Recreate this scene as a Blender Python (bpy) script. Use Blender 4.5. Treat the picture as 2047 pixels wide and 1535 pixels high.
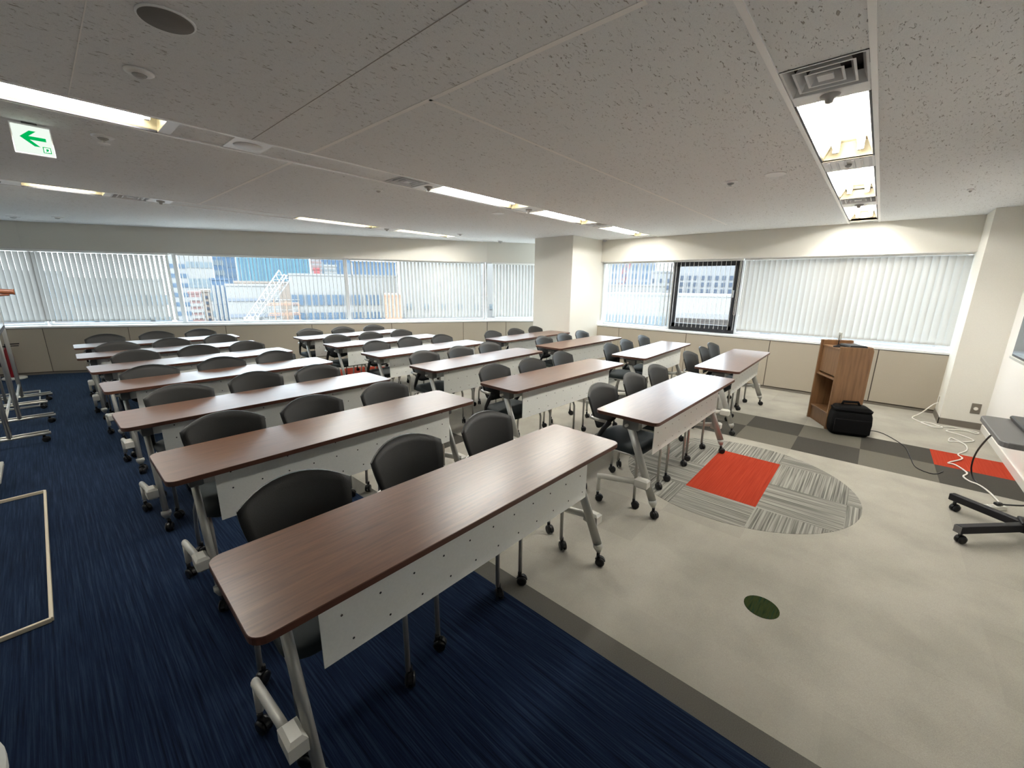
import bpy, math, random
from mathutils import Vector, Matrix
random.seed(7)
for o in list(bpy.data.objects): bpy.data.objects.remove(o)
sc = bpy.context.scene
COL = sc.collection
R = math.radians

# ---------------------------------------------------------------- camera, sky, sun, exposure
W_PX, H_PX, F_PX = 2047.0, 1535.0, 816.36
CAM_Z = 1.56
YAW, PITCH, ROLL = R(41.2427), R(13.6427), R(-0.7426)
fw = Vector((math.cos(YAW)*math.cos(PITCH), math.sin(YAW)*math.cos(PITCH), -math.sin(PITCH)))
rt = Vector((math.sin(YAW), -math.cos(YAW), 0))
dn = fw.cross(rt)
r2 = math.cos(ROLL)*rt + math.sin(ROLL)*dn
d2 = -math.sin(ROLL)*rt + math.cos(ROLL)*dn
cam_d = bpy.data.cameras.new('camera'); cam = bpy.data.objects.new('camera', cam_d); COL.objects.link(cam)
M = Matrix((r2, -d2, -fw)).transposed().to_4x4(); M.translation = Vector((0, 0, CAM_Z))
cam.matrix_world = M
cam_d.sensor_fit = 'HORIZONTAL'; cam_d.sensor_width = 36.0; cam_d.lens = 36.0*F_PX/W_PX
cam_d.clip_start = 0.02; cam_d.clip_end = 1500
sc.camera = cam

world = bpy.data.worlds.new('sky'); sc.world = world; world.use_nodes = True
bg = world.node_tree.nodes['Background']
bg.inputs['Color'].default_value = (0.80, 0.90, 1.0, 1); bg.inputs['Strength'].default_value = 2.1
sun_d = bpy.data.lights.new('sun', 'SUN'); sun = bpy.data.objects.new('sun', sun_d); COL.objects.link(sun)
sun_d.energy = 2.1; sun_d.angle = R(2); sun_d.color = (1.0, 0.95, 0.88)
sun.rotation_euler = Vector((0.45, 0.5, -0.75)).to_track_quat('-Z', 'Y').to_euler()
sc.view_settings.view_transform = 'Standard'; sc.view_settings.look = 'None'
sc.view_settings.gamma = 1.0; sc.view_settings.use_curve_mapping = False
sc.view_settings.exposure = 2.3
TUBE_STRENGTH = 28.0

# ---------------------------------------------------------------- materials
MATS = {}
def mat(name, col, rough=0.5, metal=0.0, spec=0.5, coat=0.0):
    if name in MATS: return MATS[name]
    m = bpy.data.materials.new(name); m.use_nodes = True
    b = m.node_tree.nodes['Principled BSDF']
    b.inputs['Base Color'].default_value = (*col, 1); b.inputs['Roughness'].default_value = rough
    b.inputs['Metallic'].default_value = metal; b.inputs['Specular IOR Level'].default_value = spec
    b.inputs['Coat Weight'].default_value = coat
    MATS[name] = m
    return m
def N(m, kind, **kw):
    n = m.node_tree.nodes.new(kind)
    for k, v in kw.items():
        if k in n.inputs: n.inputs[k].default_value = v
        else: setattr(n, k, v)
    return n
def L(m, a, b): m.node_tree.links.new(a, b)
def noise_mat(name, cols, scale=(1, 1, 1), nscale=1.0, detail=4, rough=0.6, bump=0.0, spec=0.5, coat=0.0, pos=None, obj_random=0.0, coord='Object', metal=0.0, nrough=0.55, coat_rough=0.1):
    """base colour from a stretched noise through a ramp; bump from the same noise"""
    m = mat(name, cols[0], rough, metal, spec, coat)
    b = m.node_tree.nodes['Principled BSDF']; b.inputs['Coat Roughness'].default_value = coat_rough
    if name == 'table_wood': b.inputs['Coat IOR'].default_value = 1.5
    if name.startswith('carpet_blue'): b.inputs['Sheen Weight'].default_value = 0.12; b.inputs['Sheen Roughness'].default_value = 0.4; b.inputs['Sheen Tint'].default_value = (0.35, 0.6, 1.0, 1)
    tc = N(m, 'ShaderNodeTexCoord'); mp = N(m, 'ShaderNodeMapping'); mp.inputs['Scale'].default_value = scale
    L(m, tc.outputs[coord], mp.inputs['Vector'])
    nz = N(m, 'ShaderNodeTexNoise'); nz.inputs['Scale'].default_value = nscale; nz.inputs['Detail'].default_value = detail
    nz.inputs['Roughness'].default_value = nrough
    L(m, mp.outputs[0], nz.inputs['Vector'])
    rp = N(m, 'ShaderNodeValToRGB')
    n = len(cols)
    while len(rp.color_ramp.elements) < n: rp.color_ramp.elements.new(0.5)
    for i, c in enumerate(cols):
        rp.color_ramp.elements[i].position = pos[i] if pos else 0.3+0.4*i/(n-1)
        rp.color_ramp.elements[i].color = (*c, 1)
    L(m, nz.outputs['Fac'], rp.inputs[0])
    out = rp.outputs[0]
    if obj_random:
        oi = N(m, 'ShaderNodeObjectInfo'); mr = N(m, 'ShaderNodeMapRange')
        mr.inputs['To Min'].default_value = 1-obj_random; mr.inputs['To Max'].default_value = 1+obj_random
        L(m, oi.outputs['Random'], mr.inputs['Value'])
        mx = N(m, 'ShaderNodeMix', data_type='RGBA', blend_type='MULTIPLY'); mx.inputs[0].default_value = 1
        L(m, out, mx.inputs[6]); L(m, mr.outputs[0], mx.inputs[7]); out = mx.outputs[2]
    if name == 'carpet_beige':
        g = N(m, 'ShaderNodeNewGeometry'); n4 = N(m, 'ShaderNodeTexNoise'); n4.inputs['Scale'].default_value = 3.2; n4.inputs['Detail'].default_value = 5
        L(m, g.outputs['Position'], n4.inputs['Vector'])
        r4 = N(m, 'ShaderNodeMapRange'); r4.inputs['From Min'].default_value = 0.3; r4.inputs['From Max'].default_value = 0.6; r4.inputs['To Min'].default_value = 0.86; r4.inputs['To Max'].default_value = 1.03
        L(m, n4.outputs['Fac'], r4.inputs['Value'])
        m4 = N(m, 'ShaderNodeMix', data_type='RGBA', blend_type='MULTIPLY'); m4.inputs[0].default_value = 1
        L(m, out, m4.inputs[6]); L(m, r4.outputs[0], m4.inputs[7]); out = m4.outputs[2]
    L(m, out, b.inputs['Base Color'])
    if bump:
        bp = N(m, 'ShaderNodeBump'); bp.inputs['Strength'].default_value = bump; bp.inputs['Distance'].default_value = 0.004
        L(m, nz.outputs['Fac'], bp.inputs['Height']); L(m, bp.outputs[0], b.inputs['Normal'])
    return m
def emit_mat(name, col, s):
    m = bpy.data.materials.new(name); m.use_nodes = True; nt = m.node_tree; nt.nodes.clear()
    e = nt.nodes.new('ShaderNodeEmission'); e.inputs[0].default_value = (*col, 1); e.inputs[1].default_value = s
    o = nt.nodes.new('ShaderNodeOutputMaterial'); nt.links.new(e.outputs[0], o.inputs[0]); MATS[name] = m
    return m

noise_mat('wall_paint', [(0.72, 0.70, 0.635), (0.76, 0.74, 0.675)], nscale=180, detail=2, rough=0.75, bump=0.08)
noise_mat('front_wall_paint', [(0.84, 0.82, 0.80), (0.86, 0.84, 0.82)], nscale=90, detail=2, rough=0.35)
noise_mat('panel_paint', [(0.38, 0.34, 0.275), (0.41, 0.365, 0.295)], nscale=140, detail=2, rough=0.6, bump=0.05)
mat('dark_gap', (0.06, 0.045, 0.035), 0.8)
mat('sill_white', (0.80, 0.82, 0.83), 0.22)
mat('frame_silver', (0.66, 0.66, 0.66), 0.4)
mat('frame_dark', (0.035, 0.035, 0.04), 0.45)
mat('baseboard_grey', (0.17, 0.15, 0.125), 0.6)
mat('baseboard_white', (0.72, 0.70, 0.66), 0.5)
mat('rail_white', (0.95, 0.95, 0.94), 0.35)
mat('plate_white', (0.88, 0.88, 0.88), 0.35)
mat('plate_silver', (0.72, 0.72, 0.73), 0.4)
mat('speaker_grey', (0.20, 0.185, 0.17), 0.8)
mat('black_plastic', (0.007, 0.007, 0.008), 0.38, spec=0.35)
mat('black_soft', (0.003, 0.003, 0.0035), 0.9, spec=0.2)
mat('black_metal', (0.006, 0.0055, 0.008), 0.45, spec=0.3)
mat('chair_fabric', (0.006, 0.013, 0.015), 0.75)
noise_mat('chair_back', [(0.011, 0.011, 0.0105), (0.016, 0.016, 0.015)], nscale=400, detail=2, rough=0.46, bump=0.25)
mat('chrome', (0.60, 0.59, 0.55), 0.32, 0.6)
mat('tube_silver', (0.46, 0.45, 0.42), 0.38, 0.75)
mat('leg_silver', (0.44, 0.44, 0.41), 0.42, 0.45)
mat('leg_light', (0.58, 0.57, 0.52), 0.45, 0.15)
mat('bracket_grey', (0.16, 0.16, 0.155), 0.5, 0.3); mat('sensor_grey', (0.42, 0.41, 0.40), 0.5)
mat('bracket_dark', (0.05, 0.045, 0.05), 0.5)
noise_mat('modesty_metal', [(0.80, 0.81, 0.77), (0.84, 0.85, 0.81)], nscale=120, detail=2, rough=0.42)
mat('hole_dark', (0.02, 0.02, 0.02), 0.9)
mat('edge_brown', (0.085, 0.032, 0.018), 0.45)
noise_mat('table_wood', [(0.095, 0.036, 0.0145), (0.14, 0.057, 0.024), (0.185, 0.08, 0.036)], scale=(2.5, 38, 38), nscale=2.2, detail=6, rough=0.38, pos=[0.3, 0.5, 0.72], spec=0.4, nrough=0.65, coat=0.75, coat_rough=0.28)
noise_mat('lectern_wood', [(0.16, 0.080, 0.034), (0.215, 0.112, 0.050), (0.25, 0.132, 0.060)], scale=(18, 18, 1.3), nscale=2.4, detail=5, rough=0.42, pos=[0.3, 0.5, 0.7])
noise_mat('hanger_wood', [(0.22, 0.07, 0.035), (0.30, 0.11, 0.05)], scale=(30, 30, 30), nscale=2, rough=0.4)
noise_mat('carpet_blue', [(0.0022, 0.0045, 0.013), (0.006, 0.0135, 0.036), (0.020, 0.036, 0.070)], scale=(115, 2.2, 1), nscale=1.0, detail=5, rough=0.95, bump=0.5, pos=[0.34, 0.50, 0.68], spec=0.1, nrough=0.7)
noise_mat('carpet_beige', [(0.335, 0.315, 0.272), (0.41, 0.39, 0.34)], nscale=330, detail=3, rough=0.95, bump=0.35, obj_random=0.05, spec=0.1, coord='Generated', scale=(0.5, 0.5, 0.02))
noise_mat('carpet_dark', [(0.055, 0.052, 0.046), (0.075, 0.070, 0.060)], nscale=330, detail=3, rough=0.95, bump=0.35, obj_random=0.02, spec=0.1, coord='Generated', scale=(0.5, 0.5, 0.02))
noise_mat('carpet_taupe', [(0.115, 0.108, 0.09), (0.15, 0.14, 0.115)], nscale=330, detail=3, rough=0.95, bump=0.35, obj_random=0.03, spec=0.1, coord='Generated', scale=(0.5, 0.5, 0.02))
noise_mat('carpet_red', [(0.33, 0.032, 0.014), (0.43, 0.054, 0.024)], scale=(1, 60, 1), nscale=2.0, detail=4, rough=0.95, bump=0.4, spec=0.1)
noise_mat('carpet_border', [(0.105, 0.10, 0.088), (0.135, 0.13, 0.115)], nscale=260, detail=2, rough=0.95, bump=0.3, spec=0.1)
noise_mat('carpet_stripe_x', [(0.115, 0.112, 0.10), (0.24, 0.235, 0.21), (0.36, 0.35, 0.31)], scale=(1.2, 85, 1), nscale=1.0, detail=3, rough=0.95, bump=0.5, pos=[0.36, 0.5, 0.62], spec=0.1)
noise_mat('carpet_stripe_y', [(0.115, 0.112, 0.10), (0.24, 0.235, 0.21), (0.36, 0.35, 0.31)], scale=(85, 1.2, 1), nscale=1.0, detail=3, rough=0.95, bump=0.5, pos=[0.36, 0.5, 0.62], spec=0.1)
noise_mat('carpet_green', [(0.006, 0.022, 0.012), (0.035, 0.045, 0.012), (0.008, 0.035, 0.024)], scale=(6, 60, 1), nscale=1.4, detail=4, rough=0.95, spec=0.1)
mat('beige_metal', (0.60, 0.53, 0.40), 0.5)
mat('red_paint', (0.24, 0.006, 0.010), 0.3)
mat('white_plastic', (0.74, 0.72, 0.66), 0.4)
mat('whiteboard', (0.80, 0.81, 0.80), 0.15)
mat('pale_grey', (0.42, 0.42, 0.38), 0.55)
mat('grey_plate', (0.17, 0.15, 0.12), 0.5)
mat('shelf_grey', (0.13, 0.125, 0.125), 0.45)
mat('screen_black', (0.008, 0.008, 0.01), 0.12)
mat('reflector', (0.20, 0.17, 0.10), 0.45)
emit_mat('tube_glow', (1.0, 0.985, 0.94), TUBE_STRENGTH)
emit_mat('sign_glow', (0.90, 1.0, 0.90), 0.2)
emit_mat('sign_green', (0.0, 1.0, 0.22), 0.095)

# ceiling: rock wool board with short dark fissures
def ceiling_material():
    m = mat('ceiling_board', (0.85, 0.85, 0.85), 0.9, spec=0.15)
    b = m.node_tree.nodes['Principled BSDF']
    tc = N(m, 'ShaderNodeTexCoord')
    nz = N(m, 'ShaderNodeTexNoise'); nz.inputs['Scale'].default_value = 7; nz.inputs['Detail'].default_value = 2
    L(m, tc.outputs['Object'], nz.inputs['Vector'])
    mp = N(m, 'ShaderNodeMapping'); mp.inputs['Scale'].default_value = (34, 100, 1)
    L(m, tc.outputs['Object'], mp.inputs['Vector'])
    n2 = N(m, 'ShaderNodeTexNoise'); n2.inputs['Scale'].default_value = 1.0; n2.inputs['Detail'].default_value = 3; n2.inputs['Distortion'].default_value = 1.2
    L(m, mp.outputs[0], n2.inputs['Vector'])
    rp = N(m, 'ShaderNodeValToRGB'); rp.color_ramp.elements[0].position = 0.31; rp.color_ramp.elements[1].position = 0.365
    L(m, n2.outputs['Fac'], rp.inputs[0])
    n3 = N(m, 'ShaderNodeTexNoise'); n3.inputs['Scale'].default_value = 420; n3.inputs['Detail'].default_value = 2
    L(m, tc.outputs['Object'], n3.inputs['Vector'])
    r3 = N(m, 'ShaderNodeValToRGB')
    r3.color_ramp.elements[0].color = (0.80, 0.815, 0.82, 1); r3.color_ramp.elements[1].color = (0.89, 0.905, 0.91, 1)
    r3.color_ramp.elements[0].position = 0.35; r3.color_ramp.elements[1].position = 0.65
    L(m, n3.outputs['Fac'], r3.inputs[0])
    mx = N(m, 'ShaderNodeMix', data_type='RGBA', blend_type='MIX')
    L(m, rp.outputs[0], mx.inputs[0]); mx.inputs[6].default_value = (0.42, 0.40, 0.37, 1); L(m, r3.outputs[0], mx.inputs[7])
    L(m, mx.outputs[2], b.inputs['Base Color'])
    bp = N(m, 'ShaderNodeBump'); bp.inputs['Strength'].default_value = 0.9; bp.inputs['Distance'].default_value = 0.004
    ad = N(m, 'ShaderNodeMath', operation='ADD'); mu = N(m, 'ShaderNodeMath', operation='MULTIPLY'); mu.inputs[1].default_value = 0.35
    L(m, n3.outputs['Fac'], mu.inputs[0]); L(m, mu.outputs[0], ad.inputs[0]); L(m, rp.outputs[0], ad.inputs[1])
    L(m, ad.outputs[0], bp.inputs['Height']); L(m, bp.outputs[0], b.inputs['Normal'])
ceiling_material()
mat('ceiling_gap', (0.42, 0.40, 0.37), 0.9)
noise_mat('ceiling_seam', [(0.95, 0.94, 0.92), (0.98, 0.97, 0.95)], nscale=120, detail=3, rough=0.9)

def glass_material():
    m = bpy.data.materials.new('window_glass'); m.use_nodes = True; nt = m.node_tree; nt.nodes.clear()
    t = nt.nodes.new('ShaderNodeBsdfTransparent'); t.inputs[0].default_value = (0.95, 0.98, 0.98, 1)
    g = nt.nodes.new('ShaderNodeBsdfGlossy'); g.inputs['Roughness'].default_value = 0.02
    mx = nt.nodes.new('ShaderNodeMixShader'); mx.inputs[0].default_value = 0.05
    o = nt.nodes.new('ShaderNodeOutputMaterial')
    nt.links.new(t.outputs[0], mx.inputs[1]); nt.links.new(g.outputs[0], mx.inputs[2]); nt.links.new(mx.outputs[0], o.inputs[0])
    MATS['window_glass'] = m
glass_material()
def blind_material():
    m = bpy.data.materials.new('blind_fabric'); m.use_nodes = True; nt = m.node_tree; nt.nodes.clear()
    d = nt.nodes.new('ShaderNodeBsdfDiffuse'); t = nt.nodes.new('ShaderNodeBsdfTranslucent')
    tc = nt.nodes.new('ShaderNodeTexCoord'); nz = nt.nodes.new('ShaderNodeTexNoise'); nz.inputs['Scale'].default_value = 220
    nt.links.new(tc.outputs['Object'], nz.inputs['Vector'])
    rp = nt.nodes.new('ShaderNodeValToRGB'); rp.color_ramp.elements[0].color = (0.46, 0.45, 0.425, 1); rp.color_ramp.elements[1].color = (0.54, 0.53, 0.505, 1)
    nt.links.new(nz.outputs['Fac'], rp.inputs[0]); nt.links.new(rp.outputs[0], d.inputs[0]); nt.links.new(rp.outputs[0], t.inputs[0])
    mx = nt.nodes.new('ShaderNodeMixShader'); mx.inputs[0].default_value = 0.17
    o = nt.nodes.new('ShaderNodeOutputMaterial')
    nt.links.new(d.outputs[0], mx.inputs[1]); nt.links.new(t.outputs[0], mx.inputs[2]); nt.links.new(mx.outputs[0], o.inputs[0])
    MATS['blind_fabric'] = m
blind_material()

# ---------------------------------------------------------------- mesh helpers
class MB:
    def __init__(s): s.v = []; s.f = []; s.mi = []; s.sm = []
    def add(s, vs, fs, mi=0, smooth=False):
        o = len(s.v); s.v += [tuple(v) for v in vs]
        for i, f in enumerate(fs):
            s.f.append(tuple(o+k for k in f)); s.mi.append(mi[i] if isinstance(mi, list) else mi); s.sm.append(smooth)
        return s
    def box(s, x0, x1, y0, y1, z0, z1, mi=0, M=None):
        vs = [Vector((x, y, z)) for z in (z0, z1) for x, y in ((x0, y0), (x1, y0), (x1, y1), (x0, y1))]
        if M is not None: vs = [M @ v for v in vs]
        return s.add(vs, [(3, 2, 1, 0), (4, 5, 6, 7), (0, 1, 5, 4), (1, 2, 6, 5), (2, 3, 7, 6), (3, 0, 4, 7)], mi)
    def bbox(s, x0, x1, y0, y1, z0, z1, b=0.004, mi=0, M=None):
        """box with chamfered edges all round"""
        def ring(z, i): return [Vector((x0+i, y0+i, z)), Vector((x1-i, y0+i, z)), Vector((x1-i, y1-i, z)), Vector((x0+i, y1-i, z))]
        vs = ring(z0, b)+ring(z0+b, 0)+ring(z1-b, 0)+ring(z1, b)
        if M is not None: vs = [M @ v for v in vs]
        fs = [(3, 2, 1, 0), (12, 13, 14, 15)]
        for l in range(3):
            for k in range(4): fs.append((l*4+k, l*4+(k+1) % 4, l*4+4+(k+1) % 4, l*4+4+k))
        return s.add(vs, fs, mi)
    def prism(s, poly, z0, z1, b=0.0, mi_top=0, mi_side=0, mi_bot=None):
        """vertical prism over a CCW polygon; chamfer b on the upper and lower edges"""
        n = len(poly); P = [Vector((p[0], p[1])) for p in poly]
        def inset(d):
            out = []
            for i in range(n):
                a, c, e = P[i-1], P[i], P[(i+1) % n]
                n1 = Vector((-(c-a).y, (c-a).x)).normalized() if (c-a).length > 1e-9 else Vector((0, 0))
                n2 = Vector((-(e-c).y, (e-c).x)).normalized() if (e-c).length > 1e-9 else n1
                q = (n1+n2); q = q/max(q.length_squared*0.5, 0.2)
                out.append(c+q*d)
            return out
        rings = [(z0, inset(b)), (z0+b, P), (z1-b, P), (z1, inset(b))] if b else [(z0, P), (z1, P)]
        vs = [(p.x, p.y, z) for z, r in rings for p in r]
        m = len(rings)
        fs = [tuple(range(n-1, -1, -1)), tuple((m-1)*n+i for i in range(n))]; mi = [mi_side if mi_bot is None else mi_bot, mi_top]
        for l in range(m-1):
            for k in range(n): fs.append((l*n+k, l*n+(k+1) % n, (l+1)*n+(k+1) % n, (l+1)*n+k)); mi.append(mi_side)
        return s.add(vs, fs, mi)
    def tube(s, pts, r, n=8, closed=False, cap=True, mi=0, flat=None, up=None):
        P = [Vector(p) for p in pts]; m = len(P)
        rs = r if isinstance(r, (list, tuple)) else [r]*m
        vs = []; prev = None
        for i in range(m):
            a = P[i-1] if (i > 0 or closed) else P[i]; c = P[(i+1) % m] if (i < m-1 or closed) else P[i]
            t = (c-a).normalized()
            if prev is None:
                u0 = Vector(up) if up else (Vector((0, 0, 1)) if abs(t.z) < 0.9 else Vector((1, 0, 0)))
                x = (u0-t*u0.dot(t)).normalized()
            else: x = (prev-t*prev.dot(t)).normalized()
            prev = x; y = t.cross(x)
            fa, fb = flat if flat else (1, 1)
            for k in range(n):
                an = 2*math.pi*k/n
                vs.append(P[i]+x*math.cos(an)*rs[i]*fa+y*math.sin(an)*rs[i]*fb)
        fs = []
        for i in range(m if closed else m-1):
            for k in range(n):
                j = (i+1) % m
                fs.append((i*n+k, i*n+(k+1) % n, j*n+(k+1) % n, j*n+k))
        s.add(vs, fs, mi, True)
        if cap and not closed:
            o = len(s.v)-len(vs)
            s.f.append(tuple(o+k for k in range(n-1, -1, -1))); s.mi.append(mi); s.sm.append(False)
            s.f.append(tuple(o+(m-1)*n+k for k in range(n))); s.mi.append(mi); s.sm.append(False)
        return s
    def lathe(s, prof, c=(0, 0, 0), n=16, mi=0, axis='Z'):
        vs = []
        for r, z in prof:
            for k in range(n):
                a = 2*math.pi*k/n
                p = (r*math.cos(a), r*math.sin(a), z)
                if axis == 'X': p = (p[2], p[0], p[1])
                if axis == 'Y': p = (p[1], p[2], p[0])
                vs.append((c[0]+p[0], c[1]+p[1], c[2]+p[2]))
        m = len(prof); fs = []
        for i in range(m-1):
            for k in range(n): fs.append((i*n+k, i*n+(k+1) % n, (i+1)*n+(k+1) % n, (i+1)*n+k))
        s.add(vs, fs, mi, True)
        o = len(s.v)-len(vs)
        s.f.append(tuple(o+k for k in range(n-1, -1, -1))); s.mi.append(mi); s.sm.append(False)
        s.f.append(tuple(o+(m-1)*n+k for k in range(n))); s.mi.append(mi); s.sm.append(False)
        return s
    def mesh(s, name, mats):
        me = bpy.data.meshes.new(name); me.from_pydata(s.v, [], s.f); me.update()
        for k in (mats if isinstance(mats, (list, tuple)) else [mats]): me.materials.append(MATS[k])
        me.polygons.foreach_set('material_index', s.mi); me.polygons.foreach_set('use_smooth', s.sm); me.update()
        return me
    def build(s, name, mats, parent=None, loc=None, rz=0.0):
        o = bpy.data.objects.new(name, s.mesh(name, mats)); COL.objects.link(o)
        if parent is not None: o.parent = parent
        if loc is not None: o.location = loc
        if rz: o.rotation_euler = (0, 0, rz)
        return o
def link_mesh(name, me, parent=None, loc=(0, 0, 0), rz=0.0):
    o = bpy.data.objects.new(name, me); COL.objects.link(o); o.parent = parent; o.location = loc; o.rotation_euler = (0, 0, rz)
    return o
def tag(o, label=None, cat=None, group=None, kind=None):
    if label: o['label'] = label
    if cat: o['category'] = cat
    if group: o['group'] = group
    if kind: o['kind'] = kind
    return o
def empty(name, loc=(0, 0, 0), rz=0.0, label=None, cat=None, group=None):
    o = bpy.data.objects.new(name, None); COL.objects.link(o); o.location = loc; o.rotation_euler = (0, 0, rz); o.empty_display_size = 0.1
    return tag(o, label, cat, group)
def copy_tree(o, parent=None):
    c = o.copy(); COL.objects.link(c); c.parent = parent
    for ch in [x for x in bpy.data.objects if x.parent == o]: copy_tree(ch, c)
    return c
def rrect(x0, x1, y0, y1, r, n=5):
    P = []
    for cx, cy, a0 in ((x1-r, y0+r, -90), (x1-r, y1-r, 0), (x0+r, y1-r, 90), (x0+r, y0+r, 180)):
        for k in range(n+1):
            a = R(a0+90*k/n); P.append((cx+r*math.cos(a), cy+r*math.sin(a)))
    return P
def clip(poly, a, b):
    """keep the part of poly left of the directed line a->b"""
    out = []
    def side(p): return (b[0]-a[0])*(p[1]-a[1])-(b[1]-a[1])*(p[0]-a[0])
    for i in range(len(poly)):
        p, q = poly[i-1], poly[i]; sp, sq = side(p), side(q)
        if (sp >= 0) != (sq >= 0):
            t = sp/(sp-sq); out.append((p[0]+t*(q[0]-p[0]), p[1]+t*(q[1]-p[1])))
        if sq >= 0: out.append(q)
    return out
def rect(x0, x1, y0, y1): return [(x0, y0), (x1, y0), (x1, y1), (x0, y1)]

# ---------------------------------------------------------------- room outline
XL, XR, YF, H = -2.4, 7.455, -1.13, 2.425
FA, FB, FC, FD = (-2.4, 11.163), (-0.05, 10.27), (6.40, 6.355), (7.70, 5.36)
def clip_room(poly, off=0.0):
    for a, b in ((FB, FA), (FC, FB), (FD, FC)):
        ux, uy = b[0]-a[0], b[1]-a[1]; l = math.hypot(ux, uy); nx, ny = uy/l*off, -ux/l*off   # outward shift
        poly = clip(poly, (a[0]+nx, a[1]+ny), (b[0]+nx, b[1]+ny)) if poly else poly
    return poly

# floor and its carpet
floor = MB().prism(clip_room(rect(XL, 7.70, YF, 11.3), 0.25), -0.12, -0.008).build('floor', 'carpet_border'); tag(floor, 'dark grey screed under the carpets of the seminar room', kind='structure')
BX = 1.355
MB().prism(clip_room(rect(XL, BX, YF, 11.3)), -0.008, 0.0).build('blue_carpet', 'carpet_blue', floor)
MB().prism(clip_room(rect(BX, 1.47, YF, 11.3)), -0.008, 0.0).build('carpet_border_strip', 'carpet_border', floor)
xl = [1.47, 1.71]+[2.21+0.5*i for i in range(10)]+[7.21, XR]
yl = [YF, -0.63, -0.10]+[0.42+0.505*i for i in range(17)]
def clipped_tile(x0, x1, y0, y1, z, mt):
    p = clip_room(rect(x0, x1, y0, y1))
    if len(p) > 2: return MB().prism(p, -0.008, z, 0.0003).build('carpet_tile', mt, floor)
for i in range(len(xl)-1):
    for j in range(len(yl)-1):
        x0, x1, y0, y1 = xl[i], xl[i+1], yl[j], yl[j+1]
        mt = 'carpet_beige'
        if 4.70 < x0 < 5.6:
            up = x0 > 5.1
            mt = 'carpet_dark' if (j+up) % 2 == 0 else 'carpet_taupe'
            if up and j == 0: mt = 'carpet_red'
        elif 2.2 < x0 < 2.5 and 2.9 < y0 < 3.4: mt = 'carpet_dark'
        clipped_tile(x0, x1, y0, y1, 0.0, mt)
# round inlay of striped tiles with two red ones
CX, CY, CR = 3.68, 0.70, 0.86
def circ_clip(poly, cx, cy, cr, n=72):
    for k in range(n):
        a0, a1 = 2*math.pi*k/n, 2*math.pi*(k+1)/n
        poly = clip(poly, (cx+cr*math.cos(a0), cy+cr*math.sin(a0)), (cx+cr*math.cos(a1), cy+cr*math.sin(a1)))
        if len(poly) < 3: return []
    return poly
ix = [2.71, 3.21, 3.71, 4.21, 4.71]; iy = [-0.57, -0.07, 0.43, 0.93, 1.43, 1.93]
for i in range(4):
    for j in range(5):
        p = circ_clip(rect(ix[i], ix[i+1], iy[j], iy[j+1]), CX, CY, CR)
        if len(p) < 3: continue
        red = j == 2 and i in (1, 2)
        MB().prism(p, -0.006, 0.0018).build('inlay_tile', 'carpet_red' if red else ('carpet_stripe_x' if (i+j) % 2 else 'carpet_stripe_y'), floor)
for i in range(3):
    for j in range(3):
        p = circ_clip(rect(2.9+0.5*i, 3.4+0.5*i, 6.0+0.5*j, 6.5+0.5*j), 3.6, 6.65, 0.62)
        p = clip_room(p) if p else p
        if len(p) > 2: MB().prism(p, -0.006, 0.0018).build('inlay_tile', 'carpet_red', floor)
MB().prism([(2.143+0.078*math.cos(2*math.pi*k/28), 0.19+0.078*math.sin(2*math.pi*k/28)) for k in range(28)], -0.006, 0.0025).build('floor_outlet_disc', 'carpet_green', floor)

# ceiling: boards between the three service strips, added unseen slab above blocks sun
ceil = MB().prism(clip_room(rect(XL, 7.70, YF-0.1, 11.3), 0.25), 2.62, 2.72).build('ceiling', 'ceiling_board'); tag(ceil, 'pale grey fissured board ceiling of the room', kind='structure')
STR = [(0.17, 0.48), (3.13, 3.44), (6.10, 6.41)]
ys = [YF-0.1]+[v for s in STR for v in s]+[11.3]
for k in range(0, len(ys), 2):
    for xa, xb in ((XL, 0.26), (0.26, 1.05), (1.05, 1.41), (1.41, 7.7)):
        for ya, yb in ([(ys[k], ys[k+1])] if not (ys[k] < 1.79 < ys[k+1] and xa > 1.3) else [(ys[k], 1.79), (1.79, ys[k+1])]):
            p = clip_room(rect(xa, xb, ya, yb))
            if len(p) > 2: MB().prism(p, H, H+0.03).build('ceiling_board', 'ceiling_board', ceil)
def seam(x0, x1, y0, y1, mt='ceiling_seam'): MB().prism(clip_room(rect(x0, x1, y0, y1)), H-0.0015, H+0.01).build('ceiling_seam', mt, ceil)
seam(1.398, 1.424, 0.70, 3.12); seam(1.398, 1.424, 3.45, 6.09); seam(1.41, 6.6, 1.78, 1.80)
seam(1.049, 1.052, 0.5, 3.12, 'ceiling_gap'); seam(0.258, 0.262, 0.5, 3.12, 'ceiling_seam')

# walls without windows
wl = MB().box(XL-0.1, XL, YF-0.1, 11.4, 0, 2.72).build('wall_left', 'wall_paint'); tag(wl, kind='structure')
wf = MB().box(XL-0.1, 7.8, YF-0.1, YF, 0, 2.72).build('wall_front', 'front_wall_paint'); tag(wf, kind='structure')
bb = MB().box(XL, 6.93, YF, YF+0.012, 0, 0.07).build('baseboard_front', 'baseboard_white'); tag(bb, kind='structure')
# columns
col = MB().box(6.43, 7.75, 4.24, 5.10, 0, 2.72).build('wall_column_corner', 'wall_paint'); tag(col, kind='structure')
PCX, PCY = 6.93, -0.775
col2 = MB().box(PCX, 7.75, YF-0.05, PCY, 0, 2.72).build('wall_column_front', 'wall_paint'); tag(col2, kind='structure')
bb2 = MB().box(PCX-0.008, PCX, YF, PCY+0.008, 0, 0.075).box(PCX-0.008, XR, PCY, PCY+0.008, 0, 0.075).build('baseboard_column', 'baseboard_grey'); tag(bb2, kind='structure')

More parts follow.
